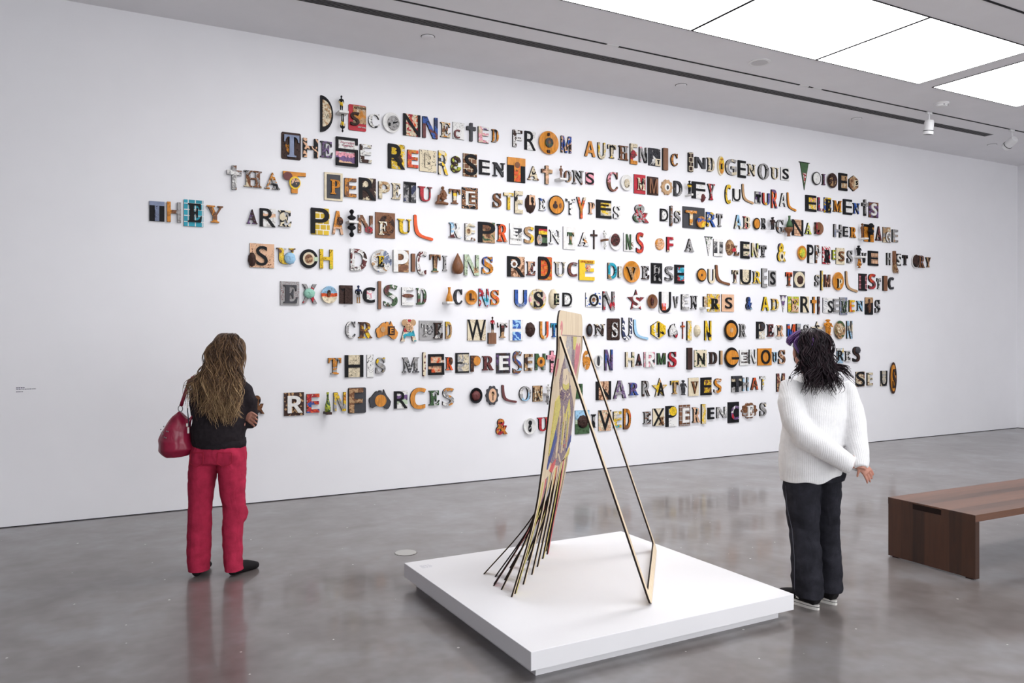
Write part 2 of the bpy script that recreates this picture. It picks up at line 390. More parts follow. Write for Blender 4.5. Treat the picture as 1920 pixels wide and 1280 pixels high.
# ------------------------------------------------------------------ the text wall
DATA = '''# DISCONNECTED 1
2155 3793 124 359 D d pK ; d 14 12 86 86 nTC
2290 3905 56 164 I F hKKYKK
2302 3711 52 178 I F! hKKYKK
2298 3812 97 24 - _ pW
2471 3799 184 261 S R pR ; r 25 3 99 72 nOTC ; t 30 7 98 16 pD AUSTRALIANS ; t 52 83 96 88 pW NEW_YORK ; s 9 30 58 82 nKD S
2645 3791 119 141 C f nWWK
2829 3793 192 208 O O pW ; o 30 14 94 86 nSWK
3057 3798 189 227 N r nORCX ; s 0 0 100 100 pK N
3262 3796 172 224 N s nNUM
3440 3794 117 157 E f nBCO
3596 3804 134 180 C r lWS ; s 5 45 60 97 pM C
3743 3807 107 197 T x pA
3894 3796 130 174 E s nCPWV
4037 3801 86 140 D f nDKOS
# FROM 1
4320 3804 119 189 F s nDKWD
4486 3801 141 211 R r lWS ; s 0 0 100 100 pK R
4724 3802 262 265 O O gO ; o 33 28 72 70 nAG ; o 46 40 58 56 pB ; r 45 8 53 20 pD ; r 42 82 54 95 pD
4965 3811 139 193 M s nDEUB
# AUTHENTIC 1
5297 3797 151 181 A s gO
5465 3792 108 197 U s nYCKC
5613 3800 118 161 T f nCYK
5783 3800 140 172 H f nBSK
5939 3805 105 249 E s hCCRO ; o 0 32 76 72 nRM
6084 3810 117 187 N s nSKP
6263 3802 183 217 T r nKAW ; r 56 58 100 98 pC ; s 70 66 88 90 pK T
6427 3793 78 276 I i gB
6573 3799 107 159 C f nOB
# INDIGENOUS 1
6837 3797 72 246 I i kDC
7000 3806 171 141 N s pA
7176 3799 120 177 D f nKCC
7356 3806 115 253 I o pC ; o 16 6 92 92 nOY ; r 38 42 62 70 pK
7527 3804 189 213 G s nSCK
7725 3797 138 226 E r lWS ; s 0 0 100 100 pK E
7893 3799 144 155 N f nKCB
8116 3803 196 213 O f nSKC
8327 3797 144 156 U f nCKB
8526 3810 164 175 S r pW ; s 18 10 85 92 pK S
# VOICES 1
8909 3813 171 386 V v pG ; v 30 38 70 78 nRW
9134 3803 167 185 O O pK ; o 9 7 91 93 lWS
9288 3803 59 155 I f nMV
9458 3802 199 213 C O pD ; o 15 12 85 88 nTDV
9699 3806 179 249 E r nTKC ; s 0 0 100 100 pK E
9919 3805 195 230 S 6 nBTC ; r 55 28 96 66 pC ; s 66 34 84 60 pK S
# THESE 2
1808 3440 187 260 T R nKD ; o 20 18 58 76 nDOB ; f 12 10 90 92 pH T
1995 3440 147 186 H s wEDK
2153 3443 124 159 E f nAV
2360 3443 222 285 S r hWWWPVE ; t 20 14 84 23 pP Aboriginal ; t 32 24 78 33 pP Legends ; r 0 0 11 50 pK ; r 0 0 100 9 pK ; r 89 0 100 24 pK ; r 0 41 100 50 pK ; r 88 41 100 100 pK ; r 0 91 100 100 pK ; r 0 74 11 100 pK
2557 3445 120 185 E s nCWD
# REPRESENTATIONS 2
2889 3452 187 256 R R nCYD ; s 0 0 100 100 pK R
3067 3445 120 185 E s nRXO
3240 3442 192 228 P r lCK ; s 30 14 78 82 lCD P
3414 3440 113 254 R s vYCAC
3561 3438 117 178 E t nLDL Ɛ
3733 3448 167 249 S r kBC ; s 10 3 98 95 pK S
3908 3441 129 158 E r lWS ; s 0 0 100 100 pK E
4084 3431 149 155 N f nAKW
4308 3451 229 274 T r pK ; r 0 0 100 32 gO ; r 36 32 72 98 nOX ; o 40 17 68 42 pB
4523 3437 146 157 A f nKCB
4702 3433 142 211 T x nTEB
4864 3476 48 142 I F gB
4860 3385 93 24 - _ pW
4987 3444 98 136 O f nTSB
5129 3443 152 161 N f nKSB
5300 3449 113 140 S r pP ; s 0 0 100 100 pK S
# COMMODIFY 2
5622 3438 157 236 C f nMPBM
5827 3445 173 192 O O pW ; o 34 26 74 82 nSCD
6036 3446 174 234 M r pR ; f 22 18 92 82 nKC M
6238 3443 169 224 M r gD ; s 12 12 90 92 gB M
6454 3446 180 200 O q gT ; o 27 27 74 73 pW ; o 42 38 62 66 pA
6633 3443 131 189 D s nAKS
6778 3467 70 165 I F hKKYKKK
6772 3365 30 24 - _ pW
6975 3452 217 215 F r lWS ; s 0 0 100 100 pK F
7042 3359 48 111 - h pM
7183 3448 120 206 Y f nKTRS
# CULTURAL 2
7474 3444 96 251 C s nYYS
7630 3446 130 161 U r pW ; s 0 0 100 100 pK U
7829 3475 208 257 L b gT
8016 3444 102 162 T r nVSW ; f 8 25 90 92 pK T
8162 3435 130 162 U s xROYUV
8317 3449 108 250 R s nOXV
8481 3450 126 185 A s lWK
8652 3434 177 253 L b gO
# ELEMENTS 2
9036 3445 213 226 E r nCYP ; s 0 0 100 100 pK E
9225 3448 107 189 L s nVRKW
9376 3446 143 215 E r nYU ; f 15 12 92 96 pK E
9575 3445 174 160 M f nKOY
9797 3451 186 221 E r lWS ; s 0 0 100 100 pK E
9978 3441 133 156 N f nKUS
10166 3469 128 238 T x nSMK
10369 3450 213 227 S r nDVB ; s 20 8 75 88 pW S
# THAT 3
1277 3083 131 227 T x nWWSB
1447 3085 165 155 H f nKSBC
1628 3083 143 157 A f nSKOW
1838 3086 219 206 T s pO ; o 0 3 40 42 pM ; o 26 22 76 82 pY ; o 33 30 72 74 nAE
# PERPETUATE 3
2226 3082 185 277 P r pC ; r 13 7 87 93 pA ; f 30 26 84 78 nOK P
2398 3086 121 188 E s nBOW
2577 3088 178 223 R r nDCK ; s 0 0 100 100 pK R
2754 3091 123 176 P s nCTD
2884 3091 99 165 E f nCCK
3037 3096 137 214 T r nNSA ; s 2 2 98 98 pK T
3205 3088 156 156 U f nRRM
3386 3084 139 198 A a gB
3547 3091 130 158 T f hBYCB
3732 3089 190 228 E r wBEK ; r 22 18 82 84 pW ; s 40 27 80 78 nBCK E
# STEREOTYPES 3
4061 3090 104 157 S f nKBO
4206 3092 124 188 T s nYYC
4336 3091 103 251 E s nCWK
4489 3086 135 214 R h pD ; r 20 8 75 60 pE ; s 36 20 62 48 pK R
4642 3091 85 139 E f nUWN
4827 3096 214 220 O O pK ; o 6 5 94 95 gO ; o 25 42 56 70 pD ; o 34 30 48 46 pD ; o 65 40 78 66 pB
5026 3094 123 183 T s dWK
5175 3091 129 250 Y s nOXC
5320 3097 84 137 P f nEBK
5501 3100 216 215 E r nYCS ; s 0 0 100 100 pK E ; t 18 22 80 33 pD AUSTRALIAN
5687 3077 99 154 S f lWSK
# & 3
6049 3087 240 220 & f nGSRG
# DISTORT 3
6414 3095 123 153 D r lWK ; s 0 0 100 100 pK D
6520 3091 31 255 I i nBS
6624 3087 97 153 S f nKSC
6897 3094 361 272 T r pA ; s 8 18 60 86 nCOE T
6994 3043 139 142 O o@33 nYOU
7180 3092 150 188 R s nYKUC
7327 3093 94 165 T f nKSP
# ABORIGINAL 3
7648 3092 126 183 A s nJCP
7805 3093 122 160 B f nKCR
7980 3088 124 158 O O pK ; o 13 10 88 90 gO
8120 3099 79 142 R f nKS
8233 3106 97 169 I F nDA
8430 3083 152 182 G f nKSB
8550 3152 82 157 I j pG
8537 3009 109 123 - j! gB
8771 3086 215 223 N r kEB ; s 0 0 100 100 pK N
8974 3088 125 160 A f nKLC
9181 3100 182 178 L O gB ; f 2 5 50 95 nRM L
# HERITAGE 3
9581 3092 160 185 H s nSHK
9754 3092 100 146 E r nSW ; s 0 0 100 100 pK E
9906 3089 123 152 R f nOK
10047 3121 70 209 I F nBK
10071 3000 75 24 - _ pW
10265 3100 217 254 T r nOKO ; s 0 0 100 100 pK T
10239 3155 118 171 - u pK
10476 3107 136 214 A f nMEK
10667 3099 175 231 G r nSTC ; s 28 30 88 98 nKW G
10852 3093 127 190 E s nKST
# THEY 4
612 2718 124 178 T r pK ; r 0 0 100 21 pH ; r 35 21 65 99 nHKS
754 2720 117 183 H s xOBS
921 2723 167 243 E r kQW ; f 20 14 92 84 pK E
1105 2726 143 157 Y f nTOB
# ARE 4
1440 2727 97 138 A f nDV
1585 2728 147 175 R r hWEWW ; s 0 0 100 100 pK R
1748 2730 123 154 E f wCK ; o 5 20 52 65 pC
# PAINFUL 4
2093 2726 189 262 P R kYW ; s 0 0 97 97 pK P
2266 2724 113 233 A s hOOE ; o 40 25 97 62 nDB
2395 2802 89 118 I u pK
2395 2650 89 136 I u! pK
2398 2730 97 24 - _ pW
2553 2728 153 181 N s nEBS ; o 45 62 99 99 nMR
2766 2730 213 262 F r gB ; o 18 8 97 92 nDBD ; f 14 36 56 88 nCW F
2973 2732 152 153 U f nKYR
3187 2731 218 265 L b pX
# REPRESENTATIONS 4
3553 2728 142 160 R f nKJWM
3732 2721 122 184 E s nCWB ; o 0 22 60 72 pC ; o 11 32 48 62 nTB
3935 2728 206 226 P r nGTB ; s 0 0 100 100 pK P
4125 2733 126 193 R f nKXE
4300 2734 154 232 E r pW ; r 22 22 99 82 nAWS ; s 0 30 62 74 pW E
4468 2732 125 190 S s xTTY
4633 2732 160 223 E r hRYGG ; s 0 0 100 100 pK E ; o 12 45 55 96 nSE
4814 2728 152 164 N f lWK
5013 2728 169 263 T r pW ; f 30 25 82 78 nKGT T
5209 2727 143 157 A f nKWO
5358 2729 91 227 T c pD
5472 2789 51 102 I F nGW
5475 2664 45 100 I F! nWK
5473 2724 30 24 - _ pB
5667 2723 181 208 O O pW ; o 10 5 80 76 nDM
5871 2728 157 223 N r pW ; s 18 8 64 92 pG N ; o 68 50 92 88 nBW
6034 2729 107 256 S s nXRX
# OF 4
6347 2730 134 147 O o nEO
6505 2733 107 183 F s nKRC
# A 4
6820 2741 143 163 A f nKSM
# VIOLENT 4
7147 2740 109 245 V v nKWG
7309 2733 159 224 I r pW ; r 3 15 38 82 nAS ; r 62 15 97 82 nAS
7513 2747 137 212 O h nBT ; o 42 52 96 78 pR
7628 2710 85 131 L f nBC
7783 2727 157 224 E r nVCG ; s 0 0 100 100 pK E
7955 2733 116 188 N s nKCL
8106 2727 126 158 T f nSA
# & 4
8455 2728 159 251 & f nYYV ; o 18 48 74 98 pC ; o 36 60 58 86 pK
# OPPRESSIVE 4
8845 2739 172 201 O O gO ; o 18 18 82 80 nYLO
9026 2734 114 257 P r lWK ; s 0 0 100 100 pK P
9169 2736 97 253 P s nWKB
9350 2729 158 249 R r wRW ; f 18 18 92 92 pK R
9497 2743 59 139 E s nKL
9642 2731 180 236 S r lCK ; s 25 20 88 82 nBKO S
9839 2732 111 183 S f nKSA
9968 2823 100 147 I F pK
9984 2637 87 138 I F! nOB
9993 2727 113 24 - _ pW
10154 2731 85 146 V s nKS
10359 2732 221 218 E r kEB ; s 0 0 100 100 pK E
# HISTORY 4
10706 2737 89 185 H s nSDK
10830 2688 90 352 I T gB
10938 2737 120 179 S r pK ; s 15 8 85 92 pW S
11090 2737 111 155 T f nDA
11331 2730 176 212 O O pW ; o 12 2 98 95 nDK
11482 2731 147 189 R f nBKH
11648 2727 116 157 Y f nBT
# SUCH 5
1533 2361 226 229 S r lEB ; s 25 10 72 92 pK S ; h -8 38 25 98 pD
1757 2366 179 157 U f nWYB ; h 38 25 100 100 pJ
1979 2352 174 187 C o pK ; o 16 16 84 84 pC ; o 26 27 72 76 nTB ; r 78 40 100 62 pZ
2152 2357 132 191 H s nYLK
# DEPICTIONS 5
2482 2363 173 218 D s nMWD
2720 2360 220 234 E O nHWT ; f 32 28 62 75 nYK E
2937 2370 171 227 P r nTB ; s 0 0 95 100 pW P
3070 2359 40 189 I i gB
3165 2360 115 256 C s nMWD
3319 2363 123 186 T f nGTB
3432 2368 51 161 I f nSK
3565 2367 129 226 O e gB
3748 2361 176 226 N s nZZT
3943 2367 135 191 S f nUOKC
# REDUCE 5
4304 2367 221 227 R r nEB ; s 0 0 100 100 pK R ; q 16 17 58 58 pW ; o 27 28 48 48 nBK
4494 2353 115 157 E f nEMB
4685 2362 183 264 D R nXO ; s 0 0 85 97 pK D
4880 2361 150 165 U f nSCS
5055 2364 132 169 C s nBMS
5252 2362 216 239 E s pY ; o 42 22 72 58 nRE ; t 8 4 90 13 pX LITTLE_HOLLY
# DIVERSE 5
5621 2367 129 196 D s nQQTK
5728 2360 41 135 I i nCW
5902 2368 246 263 V O gO ; f 18 28 80 88 nKT V
6119 2364 114 162 E f nKSD
6298 2365 170 252 R r pK ; s 15 12 82 88 nKS R
6490 2367 127 185 S s nAS
6660 2366 153 237 E r nJQRE ; s 0 0 100 100 pK E
# CULTURES 5
7015 2367 157 172 C O pK ; o 8 10 95 90 gO ; o 40 40 56 60 pD
7189 2357 111 186 U s pC
7384 2378 254 262 L b gB
7600 2368 102 169 T f nMCS
7792 2368 186 196 U r lCK ; s 0 0 100 100 pK U
7988 2370 140 162 R f nSYM
8131 2369 93 255 E s nSWK
8288 2368 136 210 S r pS ; s 15 8 80 92 pK S
# TO 5
8596 2367 118 188 T f nXBX
8806 2369 216 225 O r pA ; o 2 3 98 97 pC ; h 26 25 82 82 pD
# SIMPLISTIC 5
9155 2365 87 159 S f nKSC
9246 2368 30 282 I i nYC
9362 2367 119 177 M s nEBM
9581 2367 227 262 P O gO ; f 42 36 78 86 nKC P
9877 2367 262 305 L b gT
10130 2371 174 250 I r kMP ; f 2 0 98 100 pK I
10325 2388 152 228 S s nXRM
10478 2362 80 160 T f nSW
10618 2369 86 226 I i gB
10762 2373 120 184 C s nAK
# EXOTICISED 6
1795 2008 182 229 E r lSM ; f 15 15 90 92 pA E
1986 2008 145 189 X s nSRK ; h 8 22 85 75 pI
2179 2002 160 173 O O hJJXCC ; o 38 22 58 62 nDB
2353 2008 137 185 T r nDKA ; s 4 0 96 100 nKD T
2464 2012 72 180 I F hNNKSTT
2593 2009 130 159 C s pK ; r 28 22 68 78 nWP
2702 2010 32 288 I i gB
2823 2008 148 228 S s nWGM
3009 2005 131 189 E s lWS ; o 0 36 100 58 nMB
3163 2008 113 173 D f nMGW
# ICONS 6
3461 2029 73 164 I j gO
3452 1944 87 24 - _ pW
3587 2012 101 166 C f nAK
3741 2009 143 161 O O gO ; r 38 22 52 68 pD ; r 38 58 75 66 pD
3898 2012 120 193 N s nQJRC
4034 2014 103 165 S f nXO
# USED 6
4362 2012 156 191 U s nUUH
4584 2011 221 231 S o nYCP ; f 25 15 78 92 pK S
4797 2016 127 228 E h pC ; r 33 24 86 82 pK ; s 42 30 80 76 nGC E
4985 2011 126 160 D r lWK ; s 0 0 100 100 pK D
# ON 6
5348 2016 213 167 O r dWU ; s 22 10 82 95 pK O ; o 40 35 64 66 nTB
5569 2009 168 224 N s nSRK
# SOUVENIRS 6
5975 2025 252 256 S * nRMR ; s 28 25 72 88 pW S
6219 2014 157 176 O O gB ; o 38 22 62 80 nMD
6430 2006 184 262 U R pW ; s 0 0 100 100 pK U ; r 22 55 56 88 nPX
6599 2013 77 144 V s nSK
6749 2016 118 194 E s nKSW
6895 2010 101 174 N f nKS
7078 2027 51 134 I i nCT
7030 1940 69 24 - _ pW
7232 2014 213 227 R r nCYE ; f 22 25 85 86 pK R
7477 2017 214 226 S r pE ; s 25 18 80 82 pK S
# & 6
7849 2020 108 170 & f nUNJ
# ADVERTISEMENTS 6
8147 2018 136 190 A s nYLK
8329 2011 140 157 D f nTYC
8495 2021 97 228 V v nVWV
8690 2018 212 222 E r nCLY ; f 20 15 88 95 nKE E
8917 2022 163 225 R r pC ; s 0 0 100 100 pK R
9084 2018 96 233 T x gO
9186 2013 30 253 I i nMS
9382 2018 197 213 S r lWN ; t 48 20 92 100 pK S
9549 2018 124 194 E s nKSA
9710 2012 157 251 M r nSH ; f 15 22 92 88 nGS M
9882 2016 112 173 E s nYYX
10058 2017 138 154 N f nKJ
10269 2022 178 257 T R hTKK ; o 35 8 62 28 pD ; o 28 26 70 88 nDB
10451 2019 106 197 S f nKS
# CREATED 7
2398 1653 103 170 C f nASW
2551 1651 144 163 R f nYYBD
2781 1650 239 190 E m gO ; r 52 28 84 76 pD ; s 60 36 76 68 pO E ; o 20 30 40 60 pT
3019 1650 175 230 A s nRCQ ; o 6 0 38 30 pT ; o 60 0 94 30 pT ; o 26 12 76 55 nTE
3276 1651 269 204 T r pS ; f 8 16 40 80 nSW T ; o 30 22 58 72 nSA
3347 1649 102 167 E f@20 nDWK
3476 1652 72 184 D s nTYS
# WITHOUT 7
3813 1655 220 228 W r lCB ; s 0 0 100 100 pK W
3979 1712 55 180 I F hDRKKT
3998 1564 97 122 - i gB
4128 1654 116 169 T f hWMDTT
4307 1654 175 229 H r pW ; r 22 0 82 42 wUJ ; r 22 58 82 100 wUJ
4489 1662 122 166 O h pD
4667 1654 112 203 U s xOOCX
4800 1656 80 163 T f nUQ
# CONSULTATION 7
5285 1656 83 152 O O gD ; h 15 15 85 88 pA
5435 1656 150 142 N f nSDC
5642 1668 184 259 S R nKD ; f 30 18 80 88 nSW S
5837 1673 147 274 U s wNW
6051 1663 223 250 L b pJ
6318 1661 224 220 T 6 nYWK ; r 43 8 56 92 pK
6551 1650 143 178 A m nRSW
6713 1656 60 218 T c nBX
6813 1653 68 249 I i nYC
6951 1650 95 159 O h pC
7129 1655 108 254 N s nYK
# OR 7
7522 1661 242 265 O O pK ; o 15 15 86 86 gO ; o 38 38 62 62 gT
7736 1658 118 172 R f nSK
# PERMISSION 7
8067 1662 153 227 P r nWC ; s 0 0 100 100 pK P ; o 36 6 90 50 nDA
8242 1658 118 169 E f nKMS
8405 1642 177 192 R o pW ; f 20 4 92 84 nKE R
8638 1659 150 172 M s nUXK
8779 1665 75 173 I i nNSJ
8941 1666 94 149 S f nSW
9156 1682 256 207 S * lCS ; t 35 25 62 80 pK S
9320 1705 161 229 I F nOOK
9614 1669 226 264 O O nGTD ; o 18 15 82 70 nCT
9833 1669 118 260 N s nJSC
# THIS 8
2236 1292 130 162 T f nSOS
2437 1288 190 224 H r nCCK ; s 0 0 100 100 pK H
2606 1287 69 227 I r lWK
2715 1289 103 162 S f nSYK
# MISREPRESENTATION 8
3044 1288 186 160 M f nSA
3193 1293 30 250 I i dCM
3333 1287 175 222 S r nWEX ; r 0 0 14 58 pK ; r 0 0 100 12 pK ; r 86 0 100 28 pK ; r 0 42 100 56 pK ; r 86 42 100 100 pK ; r 0 88 100 100 pK ; r 0 72 14 100 pK
3484 1294 81 140 R f nKXE ; o 38 0 95 60 nDB
3641 1299 161 217 E r pK ; r 14 8 97 92 nCSC ; r 14 46 50 54 pK
3797 1289 117 175 P s nBD ; o 26 6 94 62 gO
3948 1291 135 157 R f nKME
4142 1288 174 225 E r nDAV ; s 16 14 84 84 pW E
4317 1293 112 257 S s nUBJ
4462 1290 105 189 E s nDTW
4616 1294 134 188 N s nGSK ; o 15 20 92 80 gO ; o 40 36 66 62 pD
4770 1295 134 249 T x nKKP
5253 1302 101 225 I o nOOW
5416 1292 124 147 O O pW ; o 38 12 62 90 nKA
5567 1299 112 251 N s nUVN
# HARMS 8
5881 1300 128 182 H s nKCG
6018 1296 89 144 A f nKMS
6183 1295 168 184 R r nAPW ; s 12 0 100 100 pW R
6368 1302 130 144 M s nKGB
6541 1291 128 191 S f nKRS
# INDIGENOUS 8
6821 1296 79 279 I i gD
7010 1296 207 217 N r dCG ; s 22 18 78 86 pK N
7215 1298 133 156 D f nKDT
7351 1302 38 181 I i gT
7528 1301 245 267 G O pK ; o 14 14 99 86 gO ; r 50 48 100 60 pK
7761 1295 156 202 E r pW ; r 20 15 99 85 nDS ; s 8 30 70 74 pW E
7916 1307 121 189 N s nKW
8141 1300 262 229 O r gO ; s 22 8 86 92 pK O
8327 1294 77 136 U f nKJ
8460 1295 125 189 S f nBE
# CULTURES 8
8746 1299 79 178 C f nKGE
9638 1296 143 216 R r nWJWY ; s 8 15 90 82 pK R
9794 1289 116 149 E f nSW
9981 1312 146 222 S s nDK ; h 22 0 98 48 pA
# & 9
1495 938 114 178 & f nBDK
# REINFORCES 9
1836 930 192 225 R r dDT ; s 16 14 92 88 pW R
2019 930 125 184 E s nUXRC
2152 941 56 192 I j nGL
2151 833 55 24 - _ pD
2289 934 124 189 N s nSYO
2468 940 187 259 F R pA ; s 3 2 82 98 nTB F
2707 940 232 205 O m pA ; o 25 25 78 86 gO
2936 928 146 180 R r hWVZW ; s 0 0 100 100 pK R
3126 935 177 223 C s gO
3309 933 121 156 E f nGKW
3472 939 132 191 S s nWSO
# COLONIAL 9
3800 940 150 170 C O pK ; h 15 18 85 84 pM
4002 934 161 221 O q pA ; o 20 15 80 85 pE ; o 40 30 62 52 nDT ; r 48 50 53 74 pD
4215 942 190 206 L b gM
4418 938 151 165 O f nWSJ
4584 932 126 180 N r nTD ; s 10 8 95 95 nCT N
4695 986 63 106 I F nWS
4685 860 59 106 I F! nKS
4690 924 52 24 - _ pW
5118 939 158 175 L r nKG
# NARRATIVES 9
5496 935 213 222 N r nEB ; s 0 0 100 100 pK N
5731 940 187 216 A s nVS
5937 940 136 153 R f nUV
6128 940 118 191 R s nKSD
6343 942 239 245 A * nYCO ; s 32 24 75 90 pK A
6578 939 126 167 T f nTYS
6675 937 101 190 I F pA
6893 935 171 234 V r pC ; f 22 20 88 88 nKB V
7104 936 180 228 E r nYB ; s 0 0 100 100 pK E
7296 938 125 187 S s nKOW
# THAT 9
7630 949 174 215 T r hCKS ; s 0 0 100 100 nKA T
7785 943 108 181 H s nASJ
7949 942 131 166 A s nXBX
8102 945 101 189 T s nKWY
# MARGINALISE 9
8439 944 150 251 M s wMT
8620 943 104 166 A f nKS
10071 947 191 219 S r nCB ; s 0 0 100 100 pK S
10279 942 120 187 E s nKCB
# US 9
10601 942 144 230 U r nCS ; s 0 0 100 100 pK U
10798 944 151 479 S O pD ; o 16 8 88 92 gO ; f 30 22 76 82 pD S
# & 10
4120 583 143 177 & f nOR
# OUR 10
4476 569 166 187 O O pW ; o 42 16 64 44 pK ; o 40 42 60 86 nKS
4647 580 135 156 U f nRRX
# LIVED 10
5194 575 199 278 L r hJJZGG ; h 14 20 90 76 nDK
5351 579 62 158 I f nKS
5516 578 183 247 V r nEC ; s 0 0 100 100 pK V
5696 580 117 195 E s nQYC
5840 580 108 250 D s nXOB
# EXPERIENCES 10
6146 577 120 152 E f nBS
6326 577 179 216 X r lCB ; t 0 0 100 100 pK X ; f 50 50 96 92 nTB X
6528 579 174 260 P r lWS ; s 0 0 100 100 pK P ; o 30 5 98 48 nYK
6747 579 177 263 E r kBS ; s 25 15 85 85 pW E
6931 575 122 195 R f nKEQ
7052 583 67 252 I i nYC
7182 583 103 150 E s pK
7363 585 168 143 N s nKSW
7577 577 194 273 C r pK ; s 20 18 92 85 nWVR C
7855 587 286 217 E q nBSK ; f 30 20 72 88 pW E
8106 593 116 177 S f nKSC'''
_glyph = {}
def glyph(ch, style):
    """unit-box outline of a letter: list of verts (x,y in 0..1, z -.5..+.5), faces"""
    key = (ch, style)
    if key in _glyph: return _glyph[key]
    s = ch
    if len(ch) == 1 and 'A' <= ch <= 'Z':
        if style == 'f': s = chr(0x1D400 + ord(ch) - 65)
        if style == 's': s = chr(0x1D5D4 + ord(ch) - 65)
    c = bpy.data.curves.new('g', 'FONT'); c.body = s; c.extrude = .5; c.resolution_u = 5
    if style == 'f' and ch != '&': c.offset = .012
    if ch == '&': c.offset = .03
    if ch == 'Ɛ': c.offset = .05
    if style == 'p': c.offset = .004
    o = bpy.data.objects.new('g', c); COL.objects.link(o); bpy.context.view_layer.update()
    me = bpy.data.meshes.new_from_object(o.evaluated_get(bpy.context.evaluated_depsgraph_get()))
    bpy.data.objects.remove(o)
    V = [v.co.copy() for v in me.vertices]; F = [tuple(p.vertices) for p in me.polygons]; nz = [p.normal.z for p in me.polygons]
    bpy.data.meshes.remove(me)
    x0, x1 = min(v.x for v in V), max(v.x for v in V); y0, y1 = min(v.y for v in V), max(v.y for v in V)
    V = [((v.x - x0) / (x1 - x0), (v.y - y0) / (y1 - y0), v.z) for v in V]
    _glyph[key] = (V, F, [0 if z > .7 else 1 for z in nz])
    return _glyph[key]
def circ(n=32): return [(.5 + .5 * math.cos(2 * math.pi * i / n), .5 + .5 * math.sin(2 * math.pi * i / n)) for i in range(n)]
def rrect(r=.07, n=5, asp=1.3):
    P = []
    for cx, cy, a0 in ((1 - r * asp, 1 - r, 0), (r * asp, 1 - r, 90), (r * asp, r, 180), (1 - r * asp, r, 270)):
        for i in range(n + 1):
            a = R(a0 + 90 * i / n); P.append((cx + r * asp * math.cos(a), cy + r * math.sin(a)))
    return P
def star(): 
    return [(.5 + (.5 if i % 2 == 0 else .21) * math.cos(R(90 + 36 * i)) * 1.05, .475 + (.525 if i % 2 == 0 else .22) * math.sin(R(90 + 36 * i))) for i in range(10)]
def scallop(n=48, lobes=10): return [(.5 + (.46 + .04 * math.cos(lobes * 2 * math.pi * i / n)) * math.cos(2 * math.pi * i / n), .5 + (.46 + .04 * math.cos(lobes * 2 * math.pi * i / n)) * math.sin(2 * math.pi * i / n)) for i in range(n)]
def cross(a, lo, hi): return [(.5 - a, 0), (.5 + a, 0), (.5 + a, lo), (1, lo), (1, hi), (.5 + a, hi), (.5 + a, 1), (.5 - a, 1), (.5 - a, hi), (0, hi), (0, lo), (.5 - a, lo)]
POLY = {
 'r': [(0, 0), (1, 0), (1, 1), (0, 1)], 'i': rrect(.03, 3, 3), 'R': rrect(.06), 'o': circ(), '*': star(), 'q': scallop(),
 '6': [(.5, 0), (1, .27), (1, .73), (.5, 1), (0, .73), (0, .27)],
 'd': [(0, 0)] + [(math.cos(R(a)), .5 + .5 * math.sin(R(a))) for a in range(-84, 85, 7)] + [(0, 1)],
 'v': [(.5, 0), (1, 1), (0, 1)], 'x': cross(.15, .60, .80), 'c': cross(.07, .68, .78),
 'b': [(0, .97), (.01, .6), (.05, .36), (.14, .22), (.3, .13), (.6, .06), (.94, 0), (1, .03), (1, .09), (.96, .12), (.65, .165), (.44, .215), (.3, .30), (.22, .43), (.18, .6), (.155, .8), (.15, .96), (.11, 1), (.03, 1)],
 'm': [(0, .45), (.02, .58), (.12, .66), (.2, .78), (.3, .9), (.38, .93), (.42, .86), (.46, .96), (.56, .95), (.58, .84), (.63, .79), (.67, 1), (.73, .84), (.79, .71), (.9, .55), (1, .38), (.97, .2), (.9, .05), (.82, 0), (.72, .05), (.63, .17), (.5, .27), (.35, .2), (.15, .09), (.06, .13), (.04, .3)],
}
DEP = dict(s=.025, f=.026, t=.025, h=.058, r=.014, R=.012, o=.02, O=.03, b=.02, x=.03, c=.02, i=.03, v=.01, m=.03, d=.03, q=.025)
DEP['*'] = .02; DEP['6'] = .025
def poly_mesh(name, P, w, h, d0, d1, cx=0, cz=0):
    n = len(P)
    V = [(cx + (x - .5) * w, -d0, cz + (y - .5) * h) for x, y in P] + [(cx + (x - .5) * w, -d1, cz + (y - .5) * h) for x, y in P]
    F = [tuple(range(n))[::-1], tuple(range(n, 2 * n))] + [(i, (i + 1) % n, n + (i + 1) % n, n + i) for i in range(n)]
    me = mesh(name, V, F, [1, 0] + [1] * n)
    bm = bmesh.new(); bm.from_mesh(me); bmesh.ops.recalc_face_normals(bm, faces=bm.faces); bm.to_mesh(me); bm.free()
    return me
def glyph_mesh(name, ch, style, w, h, d0, d1, cx=0, cz=0):
    V, F, mi = glyph(ch, style)
    return mesh(name, [(cx + (x - .5) * w, -d0 - (z + .5) * (d1 - d0), cz + (y - .5) * h) for x, y, z in V], F, mi)
def plate_mesh(name, w, h):
    """dish with a raised rim"""
    prof = [(.62, 0), (.8, .004), (1, .026), (1, .032), (.95, .033), (.78, .017), (.4, .014), (.05, .014)]
    n = 40; V, F = [], []
    for r, d in prof:
        for i in range(n):
            a = 2 * math.pi * i / n; V.append((r * w / 2 * math.cos(a), -d, r * h / 2 * math.sin(a)))
    for j in range(len(prof) - 1):
        for i in range(n): F.append((j * n + i, j * n + (i + 1) % n, (j + 1) * n + (i + 1) % n, (j + 1) * n + i))
    F.append(tuple(range(n))); F.append(tuple(7 * n + i for i in range(n)))
    me = mesh(name, V, F, smooth=True)
    bm = bmesh.new(); bm.from_mesh(me); bmesh.ops.recalc_face_normals(bm, faces=bm.faces); bm.to_mesh(me); bm.free()
    return me
